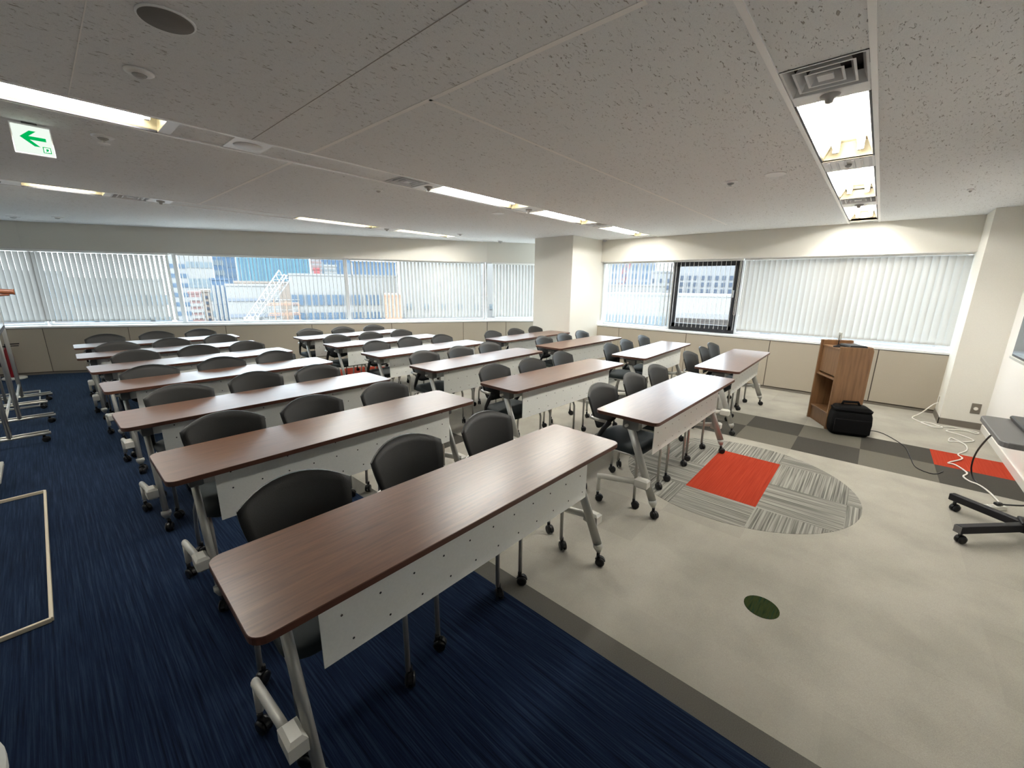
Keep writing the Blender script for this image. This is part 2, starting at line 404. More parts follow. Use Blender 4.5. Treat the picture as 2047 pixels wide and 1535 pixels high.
# ---------------------------------------------------------------- window walls
def frame_mat(a, b):
    u = Vector((b[0]-a[0], b[1]-a[1], 0)); l = u.length; u.normalize()
    n = Vector((-u.y, u.x, 0))            # outward (left of a->b when walking with the room on the right)
    m = Matrix((u, n, Vector((0, 0, 1)))).transposed().to_4x4(); m.translation = Vector((a[0], a[1], 0))
    return m, l
ZS, ZT, DEP = 0.80, 2.0, 0.26
win_no = [0]
def window_wall(name, a, b, joints, mull, dark=None, u0=0.0, u1=None):
    """joints: positions of the panel gaps along the wall; mull: window mullions; u0..u1: part with an opening"""
    m, l = frame_mat(a, b); u1 = l if u1 is None else u1
    root = bpy.data.objects.new(name, MB().box(-0.02, l+0.02, 0, DEP+0.06, ZT+0.03, 2.72).mesh(name, 'wall_paint')); COL.objects.link(root); root.matrix_world = m; tag(root, kind='structure')
    MB().box(-0.02, l+0.02, 0.012, DEP+0.06, 0.0, 0.765).build('wall_core', 'dark_gap', root)
    js = [0.0]+list(joints)+[l]
    for i in range(len(js)-1):
        if js[i+1]-js[i] > 0.05: MB().bbox(js[i]+0.005, js[i+1]-0.005, 0, 0.0125, 0.045, 0.76, 0.0015).build('wall_panel', 'panel_paint', root)
    MB().box(-0.02, l+0.02, 0.004, 0.0125, 0.0, 0.03).build('base_strip', 'baseboard_grey', root)
    MB().bbox(-0.02, l+0.02, -0.008, DEP, 0.769, ZS, 0.004).build('window_sill', 'sill_white', root)
    MB().box(-0.02, l+0.02, -0.004, 0.02, ZT+0.012, ZT+0.032).build('blind_pelmet', 'baseboard_white', root)
    ms = [u0]+list(mull)+[u1]
    for i in range(len(ms)-1):
        win_no[0] += 1
        fm = 'frame_dark' if dark == i else 'frame_silver'; w = 0.055 if dark == i else 0.03
        x0, x1 = ms[i], ms[i+1]
        f = MB()
        f.box(x0, x1, DEP-0.05, DEP, ZS, ZS+w).box(x0, x1, DEP-0.05, DEP, ZT+0.03-w, ZT+0.03)
        f.box(x0, x0+w, DEP-0.05, DEP, ZS+w, ZT+0.03-w).box(x1-w, x1, DEP-0.05, DEP, ZS+w, ZT+0.03-w)
        fo = bpy.data.objects.new('window_%d' % win_no[0], f.mesh('window', fm)); COL.objects.link(fo); fo.matrix_world = m; tag(fo, kind='structure')
        if dark == i:
            g = MB(); e = 0.055
            g.box(x0+e, x1-e, DEP-0.07, DEP-0.02, ZS+e, ZS+e+0.07).box(x0+e, x1-e, DEP-0.07, DEP-0.02, ZT-0.03-e, ZT+0.03-e)
            g.box(x0+e, x0+e+0.05, DEP-0.07, DEP-0.02, ZS+e, ZT-e).box(x1-e-0.05, x1-e, DEP-0.07, DEP-0.02, ZS+e, ZT-e)
            g.build('sash', 'frame_dark', fo)
            MB().bbox(x1-e-0.035, x1-e-0.015, DEP-0.10, DEP-0.07, 1.40, 1.52, 0.003).build('window_handle', 'frame_silver', fo)
        MB().box(x0+0.02, x1-0.02, DEP-0.028, DEP-0.022, ZS+0.02, ZT+0.01).build('pane', 'window_glass', fo)
    return root, m, l
def along(a, b, x): return (x-a[0])/(b[0]-a[0])*math.hypot(b[0]-a[0], b[1]-a[1])
w0, m0, l0 = window_wall('wall_back_left', FA, FB, [1.0], [0.5])
w1, m1, l1 = window_wall('wall_back', FB, FC, [along(FB, FC, x) for x in (0.93, 2.175, 3.41, 4.68, 5.945)], [along(FB, FC, 1.585), along(FB, FC, 3.99)])
w2, m2, l2 = window_wall('wall_back_right', FC, FD, [0.42], [])
GA, GB = (XR, 4.45), (XR, -0.80)
wr, mr, lr = window_wall('wall_right', GA, GB, [4.45-y for y in (3.753, 2.458, 1.176, -0.109)], [4.45-2.86, 4.45-1.76, 4.45-0.45], dark=1)

# vertical blinds: each slat is a piece of its blind
PITCH_S = 0.071
def slat_mesh():
    b = MB(); n = 4; hw = 0.040; z0, z1 = 0.0, 1.115
    vs = []
    for z in (z0, z1):
        for k in range(n+1):
            t = -1+2*k/n; vs.append((hw*t, 0.006*(1-t*t), z))
    b.add(vs, [(k, k+1, n+2+k, n+1+k) for k in range(n)], 0, True)
    vs = []
    for z in (0.0, 0.028):
        for k in range(n+1):
            t = -1+2*k/n; vs.append((hw*0.97*t, 0.006*(1-t*t)+0.003, z))
    b.add(vs, [(k, k+1, n+2+k, n+1+k) for k in range(n)], 0, True)
    return b.mesh('slat', 'blind_fabric')
SLAT = slat_mesh()
def vertical_blind(m, ua, ub, ang, label, off=0.13, jit=2.0, cord=None):
    root = empty('vertical_blind', label=label, cat='blind', group='vertical blinds at the windows'); root.matrix_world = m @ Matrix.Translation((ua, off, 0.868))
    w = ub-ua
    MB().bbox(0, w, -0.018, 0.018, 1.118, 1.15, 0.003).build('head_rail', 'rail_white', root)
    n = int(round(w/PITCH_S)); p = w/n
    for k in range(n):
        a = ang(k/(n-1)) if callable(ang) else ang
        link_mesh('slat', SLAT, root, (p*(k+0.5), 0, 0.0), R(a+random.uniform(-jit, jit)))
    ch = MB()
    if cord is not None:
        c = cord*w
        MB().tube([(c, -0.03, 1.11), (c, -0.035, 0.7), (c-0.004, -0.035, 0.27), (c+0.012, -0.035, 0.24), (c+0.026, -0.035, 0.27), (c+0.022, -0.03, 1.11)], 0.003, 5).build('pull_cord', 'white_plastic', root)
    return root
vertical_blind(m0, 0.52, l0+0.035, -16, 'closed white vertical blind at far left, beyond the kink in the wall')
uM1, uM2 = along(FB, FC, 1.60), along(FB, FC, 4.02)
vertical_blind(m1, -0.005, uM1-0.06, lambda t: -16-20*max(0, t-0.55)/0.45, 'closed white vertical blind left of the open city view', cord=0.985)
vertical_blind(m1, uM1+0.06, uM2-0.03, 102, 'vertical blind turned fully open over the city view with the crane', jit=1.5)
vertical_blind(m1, uM2+0.04, l1-0.10, 117, 'half-open vertical blind between the dark mullion and the corner bend')
vertical_blind(m2, 0.13, 1.25, 122, 'narrow half-open vertical blind beside the corner column')
vertical_blind(mr, 0.20, 1.60, 93, 'half-open vertical blind on the right wall next to the corner column')
vertical_blind(mr, 1.62, 2.72, 105, 'open vertical blind over the black-framed window', jit=1.5, cord=0.96)
vertical_blind(mr, 2.74, 5.22, 163, 'long closed vertical blind above the wooden lectern', cord=0.005)

# ---------------------------------------------------------------- ceiling strips: rails, lights, vents, plates
for k, (ya, yb) in enumerate(STR):
    x1 = min(XR, FC[0] if k == 2 else XR)
    f = MB(); f.box(XL, x1, ya-0.012, ya+0.010, H-0.004, H+0.02).box(XL, x1, yb-0.010, yb+0.012, H-0.004, H+0.02)
    t = f.build('trim_%d' % (k+1), 'rail_white'); tag(t, kind='structure')
def infill(k, x0, x1):
    ya, yb = STR[k]; p = clip_room(rect(x0, x1, ya+0.010, yb-0.010))
    if len(p) > 2: MB().prism(p, H+0.004, H+0.03).build('ceiling_infill_board', 'ceiling_board', ceil)
ROWN = ['row above the lectern', 'middle row', 'row nearest the far windows']
def ceiling_light(k, x0, x1, label):
    ya, yb = STR[k]; c = (ya+yb)/2; hw = (yb-ya)/2-0.012; l = x1-x0
    o = empty('ceiling_light', ((x0+x1)/2, c, H), label=label, cat='ceiling light', group='recessed fluorescent ceiling lights')
    h = l/2
    b = MB(); t = 0.004; zt = 0.11
    # trough: sloping sides, flat top, end plates
    pr = [(-hw, 0.0), (-hw+0.012, 0.012), (-hw*0.62, zt), (hw*0.62, zt), (hw-0.012, 0.012), (hw, 0.0)]
    vs = [(x, y, z) for x in (-h, h) for y, z in pr]
    fs = [(i, i+1, 6+i+1, 6+i) for i in range(5)]+[(0, 5, 4, 3, 2, 1), (6, 7, 8, 9, 10, 11)]
    b.add(vs, fs); b.box(-h, h, -hw*0.66, hw*0.66, zt+0.001, zt+0.03)
    b.build('reflector', 'reflector', o)
    MB().box(-h, h, -hw, -hw+0.008, -0.002, 0.012).box(-h, h, hw-0.008, hw, -0.002, 0.012).build('rim', 'black_metal', o)
    for s in (-1, 1):
        MB().tube([(-h+0.07, s*0.065, 0.055), (h-0.07, s*0.065, 0.055)], 0.0135, 10).build('tube', 'tube_glow', o)
        for e in (-1, 1):
            MB().bbox(e*(h-0.055)-0.015, e*(h-0.055)+0.015, s*0.065-0.017, s*0.065+0.017, 0.035, zt, 0.003).build('lamp_holder', 'plate_white', o)
    return o
def air_vent(k, x0, x1, label):
    ya, yb = STR[k]; c = (ya+yb)/2; hw = (yb-ya)/2-0.012; h = (x1-x0)/2
    o = empty('air_vent', ((x0+x1)/2, c, H), label=label, cat='air vent', group='square ceiling air vents')
    MB().box(-h, h, -hw, hw, 0.075, 0.085).build('duct_plate', 'bracket_dark', o)
    for i in range(4):
        f = 1-0.27*i; fi = f-0.20
        a, bq = h*f, hw*f; ai, bi = h*(f-0.06), hw*(f-0.06); au, bu = h*fi, hw*fi
        vs = []
        for X, Y, Z in ((a, bq, 0.0), (ai, bi, 0.0), (au, bu, 0.045), (au*1.03, bu*1.03, 0.048)):
            vs += [(-X, -Y, Z), (X, -Y, Z), (X, Y, Z), (-X, Y, Z)]
        fs = []
        for l in range(3):
            for q in range(4): fs.append((l*4+q, l*4+(q+1) % 4, l*4+4+(q+1) % 4, l*4+4+q))
        if i < 3: MB().add(vs, fs).build('louvre_ring', 'plate_silver', o)
        else: MB().box(-a, a, -bq, bq, 0.0, 0.006).build('louvre_ring', 'plate_silver', o)
    return o
def plate(k, x0, x1, label, kind='detector'):
    ya, yb = STR[k]; c = (ya+yb)/2; hw = (yb-ya)/2-0.012; h = (x1-x0)/2
    o = empty('ceiling_plate', ((x0+x1)/2, c, H), label=label, cat='ceiling plate', group='white service plates in the light strips')
    MB().bbox(-h, h, -hw, hw, 0.0, 0.012, 0.002).build('cover', 'plate_white', o)
    if kind == 'detector':
        MB().lathe([(0.040, 0.0), (0.036, -0.010), (0.018, -0.014), (0.015, -0.03), (0.006, -0.034)], n=16).build('sensor', 'sensor_grey', o)
    elif kind == 'speaker':
        MB().lathe([(0.085, 0.0), (0.08, -0.004), (0.02, -0.005)], n=24).build('speaker_grille', 'plate_silver', o)
    elif kind == 'ribbed':
        for i in range(6): MB().box(-h*0.8, h*0.8, -hw+0.045*i+0.015, -hw+0.045*i+0.03, -0.006, 0.0).build('rib', 'plate_silver', o)
        MB().lathe([(0.02, 0.0), (0.018, -0.012), (0.008, -0.02)], c=(0, 0, 0), n=12).build('sensor', 'sensor_grey', o)
    return o
# strip over the lectern side
infill(0, XL, 2.19)
air_vent(0, 2.19, 2.51, 'large square air vent next to the nearest bright ceiling light')
plate(0, 2.51, 2.615, 'white plate with a round sensor between the big vent and the nearest light')
ceiling_light(0, 2.615, 3.82, 'two-tube ceiling light nearest the viewer on the right-hand strip')
plate(0, 3.82, 4.15, 'ribbed plate between the first and second lights of the right-hand strip', 'ribbed')
ceiling_light(0, 4.15, 5.44, 'second two-tube ceiling light of the right-hand strip')
air_vent(0, 5.44, 5.76, 'air vent between the second and last lights of the right-hand strip')
plate(0, 5.76, 5.98, 'white plate beside the last light of the right-hand strip')
ceiling_light(0, 5.98, 7.22, 'farthest two-tube ceiling light of the right-hand strip, above the lectern'); infill(0, 7.22, XR)
# middle strip
infill(1, XL, -0.62)
ceiling_light(1, -0.62, 0.64, 'long glowing ceiling light cut by the left edge, near the green sign')
plate(1, 0.64, 0.70, 'narrow white plate at the end of the leftmost long light', 'plain')
infill(1, 0.70, 0.97)
plate(1, 0.97, 1.19, 'white plate with round speaker grille in the middle strip', 'speaker')
infill(1, 1.19, 2.17)
air_vent(1, 2.17, 2.47, 'square air vent in the middle strip before its centre light')
plate(1, 2.47, 2.62, 'white sensor plate between the middle strip vent and centre light')
ceiling_light(1, 2.62, 3.85, 'centre ceiling light of the middle strip, right of the square vent')
plate(1, 3.85, 4.17, 'round sensor plate between two lights of the middle strip')
ceiling_light(1, 4.17, 5.38, 'third lit ceiling light of the middle strip')
air_vent(1, 5.38, 5.70, 'small far air vent in the middle strip')
infill(1, 5.70, 5.88)
ceiling_light(1, 5.88, 7.15, 'last ceiling light of the middle strip, by the corner column'); infill(1, 7.15, XR)
# far strip
infill(2, XL, -1.6); ceiling_light(2, -1.6, -0.36, 'added unseen ceiling light of the far strip beyond the left edge'); infill(2, -0.36, -0.25)  # this light is added out of view to brighten the far left wall
plate(2, -0.25, 0.07, 'white plate with round device at the left edge of the far strip')
ceiling_light(2, 0.07, 0.63, 'short ceiling light at the left of the far strip')
plate(2, 0.63, 0.69, 'narrow white plate between the short light and the far vent', 'plain')
air_vent(2, 0.69, 0.99, 'air vent in the far strip right of the short light')
plate(2, 0.99, 1.19, 'sensor plate right of the vent in the far strip')
infill(2, 1.19, 2.55)
ceiling_light(2, 2.55, 3.77, 'ceiling light in the middle of the far strip')
plate(2, 3.77, 4.16, 'plate between the two right-hand lights of the far strip')
ceiling_light(2, 4.16, 5.35, 'last ceiling light of the far strip, in front of the half-open blind'); infill(2, 5.35, 7.0)

# ceiling devices
def speaker(x, y, r, label):
    o = empty('ceiling_speaker', (x, y, H), label=label, cat='speaker')
    MB().lathe([(r, 0.0), (r, -0.004), (r*0.94, -0.006)], n=36).build('rim', 'plate_white', o)
    MB().lathe([(r*0.93, -0.005), (r*0.90, -0.008), (r*0.3, -0.009)], n=36).build('grille', 'speaker_grey', o)
speaker(0.447, 1.98, 0.083, 'large round grey ceiling speaker at the top left')
def detector(x, y, r, label, dome=False, claws=False):
    o = empty('smoke_detector', (x, y, H), label=label, cat='detector', group='small round ceiling devices')
    MB().lathe([(r, 0.0), (r, -0.006), (r*0.8, -0.012), (r*0.55, -0.014)], n=24).build('base', 'plate_white', o)
    MB().lathe([(r*0.5, -0.014), (r*0.42, -0.02), (r*0.2, -0.026)], n=16).build('sensor', 'sensor_grey', o)
    if claws: MB().lathe([(r*0.15, -0.026), (r*0.15, -0.04), (r*0.55, -0.042), (r*0.5, -0.046)], n=16).build('cap', 'plate_white', o)
    if dome: MB().lathe([(r*0.7, -0.012), (r*0.66, -0.03), (r*0.4, -0.048), (r*0.1, -0.054)], n=16).build('dome', 'sensor_grey', o)
detector(0.445, 2.53, 0.052, 'round white ceiling detector between speaker and long light')
detector(0.43, 3.78, 0.055, 'white ceiling detector with a dropped cap right of the green sign', claws=True)
detector(4.01, 1.10, 0.055, 'white ceiling detector with a dropped cap in the bare ceiling at right', claws=True)
detector(2.31, 3.75, 0.045, 'small ring-shaped detector beside the middle strip vent')
detector(5.15, 5.79, 0.05, 'small grey detector near the far strip end')
detector(6.35, 5.93, 0.06, 'white dome camera over the half-open blind', dome=True)
detector(7.30, 4.10, 0.06, 'white dome camera beside the corner column', dome=True)
detector(5.56, -0.44, 0.022, 'tiny sprinkler head in the ceiling at upper right')
detector(-0.05, 9.55, 0.07, 'dark ceiling device by the far left window')
detector(0.37, 9.07, 0.06, 'second dark ceiling device by the far left window')
for x, y, r, lb in ((3.96, 0.77, 0.075, 'flat round access cover beside the detector at right'), (3.96, 3.74, 0.075, 'white round cover disc below the middle strip')):
    o = MB().lathe([(r, 0.002), (r, -0.004), (r*0.92, -0.006)], n=32).build('ceiling_cover', 'plate_white', None, (x, y, H)); tag(o, lb, 'ceiling cover')

# ---------------------------------------------------------------- flip-top tables
def caster_mesh():
    b = MB()
    for s in (-1, 1):
        b.lathe([(0.017, s*0.006-0.0055), (0.0265, s*0.014-0.0055-0.0015), (0.0265, s*0.014+0.0055-0.0015), (0.017, s*0.020+0.0)], c=(0, 0, 0.0265), n=14, axis='X') if s > 0 else \
        b.lathe([(0.017, -0.020), (0.0265, -0.016), (0.0265, -0.009), (0.017, -0.006)], c=(0, 0, 0.0265), n=14, axis='X')
    # hood and stem
    n = 8; vs = []
    for x in (-0.007, 0.007):
        for k in range(n+1):
            a = R(20+150*k/n); vs.append((x, 0.030*math.cos(a), 0.0265+0.030*math.sin(a)))
    b.add(vs, [(k, k+1, n+2+k, n+1+k) for k in range(n)]+[tuple(range(n, -1, -1)), tuple(range(n+1, 2*n+2))])
    b.lathe([(0.010, 0.05), (0.010, 0.075)], c=(0, 0.012, 0), n=10)
    return b.mesh('caster', 'black_plastic')
CASTER = caster_mesh()
TL, TW, TH = 1.8, 0.452, 0.72
def make_table():
    o = empty('folding_table', (0, 0, 0))
    hx, hy = TL/2, TW/2
    MB().prism(rrect(-hx, hx, -hy, hy, 0.042, 6), TH-0.024, TH, 0.002, 0, 1, 1).build('tabletop', ['table_wood', 'edge_brown'], o)
    pm = MB(); pm.bbox(-0.715, 0.715, -0.137, -0.133, 0.425, 0.694, 0.0008); pm.box(-0.715, 0.715, -0.137, -0.10, 0.690, 0.694)
    pn = pm.build('modesty_panel', 'modesty_metal', o)
    hl = MB()
    for i in range(11):
        for z in (0.47, 0.575, 0.66):
            x = -0.65+0.13*i+(0.0 if z > 0.5 else 0.03)
            if z == 0.66 and i % 2: continue
            hl.lathe([(0.0042, -0.0005), (0.0042, 0.0006)], c=(x, -0.1372, z), n=6, axis='Y')
    tag(hl.build('perforations', 'hole_dark', pn), kind='stuff')
    MB().bbox(-0.76, 0.76, -0.05, -0.018, 0.60, 0.675, 0.003).build('cross_beam', 'modesty_metal', o)
    for s in (-1, 1):
        xl_ = s*(hx-0.125)
        # slanted main leg with a socket at its foot
        top, bot = Vector((xl_, 0.025, 0.655)), Vector((xl_+s*0.005, -0.195, 0.13))
        lg = MB().tube([top, bot], 0.023, 12, flat=(0.72, 1.25), up=(1, 0, 0)).tube([bot, bot+Vector((0, -0.006, -0.02)), bot+Vector((0, -0.012, -0.05))], [0.026, 0.027, 0.012], 12, up=(1, 0, 0)).build('leg', 'leg_silver', o)
        c = link_mesh('caster', CASTER, lg, (bot.x, bot.y-0.024, 0.0), R(25*s))
        # foot bar on an outer block, bent to the rear caster
        xo = xl_+s*0.052
        fb = MB(); fb.bbox(min(xl_+s*0.018, xo+s*0.022), max(xl_+s*0.018, xo+s*0.022), -0.175, -0.085, 0.215, 0.285, 0.012)
        fb.tube([(xo, -0.09, 0.25), (xo, -0.03, 0.238), (xo+s*0.004, 0.17, 0.205), (xo+s*0.004, 0.205, 0.195)], 0.021, 12, flat=(1.0, 0.72))
        fb.tube([(xo+s*0.004, 0.196, 0.20), (xo+s*0.004, 0.196, 0.085)], 0.014, 10)
        f = fb.build('foot_bar', 'leg_light', o)
        link_mesh('caster', CASTER, f, (xo+s*0.004, 0.184, 0.0), R(-20*s))
        # hinge casting under the top
        MB().prism([(xl_-0.022-(0.0), -0.12), (xl_+0.022, -0.12), (xl_+0.022, 0.10), (xl_-0.022, 0.10)], 0.665, TH-0.024, 0.003).prism([(xl_-0.028, -0.06), (xl_+0.028, -0.06), (xl_+0.028, 0.055), (xl_-0.028, 0.055)], 0.60, 0.67, 0.006).build('hinge_bracket', 'bracket_grey', o)
        MB().tube([(xl_-s*0.03, 0.02, 0.63), (xl_+s*0.055, 0.02, 0.63)], 0.010, 8).build('release_lever', 'leg_light', o)
    return o

# ---------------------------------------------------------------- nesting chairs
def make_chair():
    o = empty('nesting_chair', (0, 0, 0))
    # backrest shell: curved plate, arched top, tapering down
    nu, nv, th = 12, 8, 0.011
    def zt(u): return 0.752+0.060*(1-abs(u)**2.2)
    def zb(u): return 0.475+0.055*abs(u)**3
    def hw(v): return 0.160+0.048*math.sin(min(1.0, v*1.0)*math.pi*0.5)
    fr, bk = [], []
    for j in range(nv+1):
        v = j/nv
        for i in range(nu+1):
            u = -1+2*i/nu
            z = zb(u)+(zt(u)-zb(u))*v
            vv = (z-0.475)/(0.81-0.475)
            x = u*hw(v); y = 0.185+0.085*vv-0.045*u*u-0.012*math.sin(vv*math.pi)
            fr.append((x, y-th/2, z)); bk.append((x, y+th/2, z))
    W = nu+1; n = len(fr); fs = []
    for j in range(nv):
        for i in range(nu):
            a = j*W+i; fs.append((a, a+1, a+W+1, a+W)); fs.append((n+a, n+a+W, n+a+W+1, n+a+1))
    rim = []
    for i in range(nu): rim += [(i, n+i, n+i+1, i+1), (nv*W+i, nv*W+i+1, n+nv*W+i+1, n+nv*W+i)]
    for j in range(nv): rim += [(j*W, (j+1)*W, n+(j+1)*W, n+j*W), (j*W+nu, n+j*W+nu, n+(j+1)*W+nu, (j+1)*W+nu)]
    b = MB(); b.add(fr+bk, fs, 0, True); o0 = 0
    for f in rim: b.f.append(f); b.mi.append(0); b.sm.append(False)
    b.build('backrest', 'chair_back', o)
    # seat cushion: rounded outline, domed top
    def outline(k): return [(p[0]*k, -0.03+(p[1]+0.03)*k) for p in rrect(-0.215, 0.215, -0.245, 0.175, 0.085, 6)]
    b = MB(); ring = [(0.40, 0.93), (0.412, 1.0), (0.436, 1.0), (0.448, 0.95), (0.455, 0.75), (0.457, 0.4)]
    m = len(outline(1)); vs = [(p[0], p[1], z) for z, k in ring for p in outline(k)]; fs = []
    for l in range(len(ring)-1):
        for q in range(m): fs.append((l*m+q, l*m+(q+1) % m, (l+1)*m+(q+1) % m, (l+1)*m+q))
    fs += [tuple(range(m-1, -1, -1)), tuple((len(ring)-1)*m+q for q in range(m))]
    b.add(vs, fs, 0, True); b.build('seat', 'chair_fabric', o)
    # silver rail that wraps the back, black arms down to the seat
    MB().tube([(-0.222, 0.02, 0.60), (-0.218, 0.12, 0.598), (-0.195, 0.185, 0.596), (-0.12, 0.215, 0.596), (0.12, 0.215, 0.596), (0.195, 0.185, 0.596), (0.218, 0.12, 0.598), (0.222, 0.02, 0.60)], 0.0085, 8, flat=(1.5, 0.8), up=(0, 0, 1)).build('back_rail', 'tube_silver', o)
    for s in (-1, 1):
        MB().tube([(s*0.224, 0.005, 0.604), (s*0.224, 0.045, 0.55), (s*0.215, 0.10, 0.46), (s*0.205, 0.12, 0.415)], [0.021, 0.018, 0.015, 0.013], 8).build('back_arm', 'black_plastic', o)
        lg = MB().tube([(s*0.19, 0.10, 0.395), (s*0.195, -0.16, 0.395), (s*0.197, -0.205, 0.385), (s*0.197, -0.22, 0.35), (s*0.197, -0.222, 0.062)], 0.0105, 8, up=(1, 0, 0)).build('leg', 'tube_silver', o)
        link_mesh('caster', CASTER, lg, (s*0.197, -0.234, 0.0), R(-35*s))
        lg = MB().tube([(s*0.19, 0.06, 0.39), (s*0.20, 0.12, 0.37), (s*0.208, 0.165, 0.30), (s*0.212, 0.195, 0.18), (s*0.214, 0.20, 0.062)], 0.0105, 8, up=(1, 0, 0)).build('leg', 'tube_silver', o)
        link_mesh('caster', CASTER, lg, (s*0.214, 0.188, 0.0), R(50*s))
    MB().tube([(-0.19, 0.08, 0.385), (0.19, 0.08, 0.385)], 0.010, 8).build('stretcher', 'tube_silver', o)
    return o

ROWS = ['front row', 'second row', 'third row', 'fourth row', 'fifth row', 'sixth row', 'back row']
COLS = {'L': 'left column', 'M': 'middle column', 'R': 'right column'}
# column, row, x, y, turn (deg), chair offsets (dx, dy of the chair origin)
TABLES = [
 ('L', 0, 1.100, 1.192, -1.3, [(-0.55, 0.16), (0.01, 0.20), (0.56, 0.19)]),
 ('L', 1, 1.125, 2.362, -0.3, [(-0.53, 0.13), (-0.01, 0.13), (0.54, 0.13)]),
 ('L', 2, 1.085, 3.402, 0.6, [(-0.50, 0.10), (0.03, 0.21), (0.53, 0.16)]),
 ('L', 3, 1.108, 4.562, 0.2, [(-0.55, 0.03), (0.01, 0.08), (0.55, 0.13)]),
 ('L', 4, 1.096, 5.603, 1.2, [(-0.48, 0.18), (0.08, 0.17), (0.60, 0.18)]),
 ('L', 5, 1.064, 6.629, -1.3, [(-0.51, 0.14), (0.03, 0.13), (0.59, 0.18)]),
 ('L', 6, 1.087, 7.647, -0.9, [(-0.56, 0.22), (0.0, 0.20), (0.54, 0.18)]),
 ('M', 0, 3.343, 1.132, -0.7, [(-0.53, 0.13), (0.04, 0.13), (0.58, 0.14)]),
 ('M', 1, 3.331, 2.276, -2.0, [(-0.54, 0.14), (-0.02, 0.10), (0.60, 0.13)]),
 ('M', 2, 3.362, 3.408, 0.5, [(-0.54, 0.15), (0.0, 0.14), (0.53, 0.15)]),
 ('M', 3, 3.414, 4.496, 0.1, [(-0.52, 0.19), (0.03, 0.24), (0.57, 0.16)]),
 ('M', 4, 3.430, 5.560, -0.6, [(-0.60, 0.13), (-0.05, 0.13), (0.50, 0.11)]),
 ('M', 5, 3.433, 6.594, -1.0, [(-0.56, 0.15), (0.0, 0.11), (0.57, 0.08)]),
 ('R', 0, 5.509, 1.194, 1.0, [(-0.46, 0.14), (0.10, 0.14), (0.60, 0.18)]),
 ('R', 1, 5.578, 2.244, 1.9, [(-0.60, 0.10), (-0.02, 0.16), (0.66, 0.20)]),
 ('R', 2, 5.495, 3.374, -0.5, [(-0.53, 0.09), (0.03, 0.10), (0.60, 0.12)]),
 ('R', 3, 5.515, 4.420, -0.3, [(-0.58, 0.08), (-0.02, 0.07), (0.56, 0.08)]),
]
table0, chair0 = make_table(), make_chair()
SEATN = ['left', 'middle', 'right']
ft = fc = True
for c, r, x, y, a, chs in TABLES:
    t = table0 if ft else copy_tree(table0); ft = False
    t.location = (x, y, 0); t.rotation_euler = (0, 0, R(a))
    tag(t, 'brown wood-top folding table with white front panel, %s, %s' % (ROWS[r], COLS[c]), 'table', 'wood-top folding tables in rows')
    for k, (dx, dy) in enumerate(chs):
        ch = chair0 if fc else copy_tree(chair0); fc = False
        ch.location = (x+dx-0.012, y+dy+0.045, 0); ch.rotation_euler = (0, 0, R(a*0.5+random.uniform(-3, 3)))
        tag(ch, 'black-backed chair on casters, %s of three at the %s table in the %s' % (SEATN[k], ROWS[r], COLS[c]), 'chair', 'black nesting chairs behind the tables')

# ---------------------------------------------------------------- lectern, bag, devices on it
LB = Vector((5.711, 0.229, 0)); LA = Vector((6.137, 0.447, 0))
lx = (LA-LB).normalized(); ly = Vector((-lx.y, lx.x, 0)); LM = Matrix((lx, -ly, Vector((0, 0, 1)))).transposed().to_4x4()
# local frame: +x along the open side (to the left in view), +y along the wide panel to the right
lec = empty('lectern', label='wooden lectern with open shelves standing before the right wall', cat='lectern'); 
lec.location = LB; lec.rotation_euler = (0, 0, math.atan2(lx.y, lx.x))
def lbox(name, x0, x1, y0, y1, z0, z1, mt='lectern_wood', b=0.003, par=None): return MB().bbox(x0, x1, -y1, -y0, z0, z1, b).build(name, mt, par or lec)
D_, Wd = 0.478, 0.315
# front panel with rounded upper corner (faces the room)
b = MB(); pts = [(0.0, 0.0), (-Wd, 0.0), (-Wd, 0.905)]+[(-Wd+0.035-0.035*math.cos(R(a)), 0.905+0.035*math.sin(R(a))) for a in (30, 60, 90)]+[(0.0, 0.945)]
vs = [(x, p[0], p[1]) for x in (0.0, 0.022) for p in pts]; n = len(pts)
b.add(vs, [tuple(range(n)), tuple(range(2*n-1, n-1, -1))]+[(k, n+k, n+(k+1) % n, (k+1) % n) for k in range(n)]); b.build('front_panel', 'lectern_wood', lec)
lbox('end_panel', D_-0.022, D_, 0.0, Wd, 0.0, 0.975)
lbox('back_panel', 0.022, D_-0.022, Wd-0.02, Wd, 0.0, 0.945)
for z in (0.02, 0.16, 0.56): lbox('shelf', 0.022, D_-0.022, 0.012 if z > 0.03 else 0.03, Wd-0.02, z, z+0.02)
lbox('plinth', 0.022, D_-0.022, 0.025, 0.045, 0.0, 0.16)
lbox('top_board', 0.022, D_-0.022, 0.02, Wd-0.02, 0.90, 0.92)
lbox('upper_fascia', 0.022, D_-0.022, 0.03, 0.045, 0.60, 0.90)
lbox('rim_board', D_-0.05, D_-0.022, 0.02, Wd, 0.92, 0.975)
def on_lec(o): o.location = LB; o.rotation_euler = lec.rotation_euler; return o
tag(on_lec(lbox('small_box', 0.10, 0.20, 0.06, 0.20, 0.581, 0.62, 'black_plastic', 0.012, None) if False else MB().bbox(0.10, 0.22, -0.20, -0.05, 0.581, 0.625, 0.012).build('small_device', 'black_plastic')), 'small dark device on the upper shelf of the lectern', 'device')
tag(on_lec(MB().bbox(0.05, 0.056, -0.12, -0.04, 0.181, 0.30, 0.001).build('paper_stand', 'white_plastic')), 'white card standing on the lower shelf of the lectern', 'card')
tag(on_lec(MB().bbox(0.06, 0.30, -0.28, -0.115, 0.9205, 0.955, 0.012).build('keypad', 'black_plastic')), 'dark flat device lying on the lectern top', 'device')
ms = empty('microphone_stand', LB, lec.rotation_euler[2], 'thin upright dark stand on the lectern top with a small screen', 'stand')
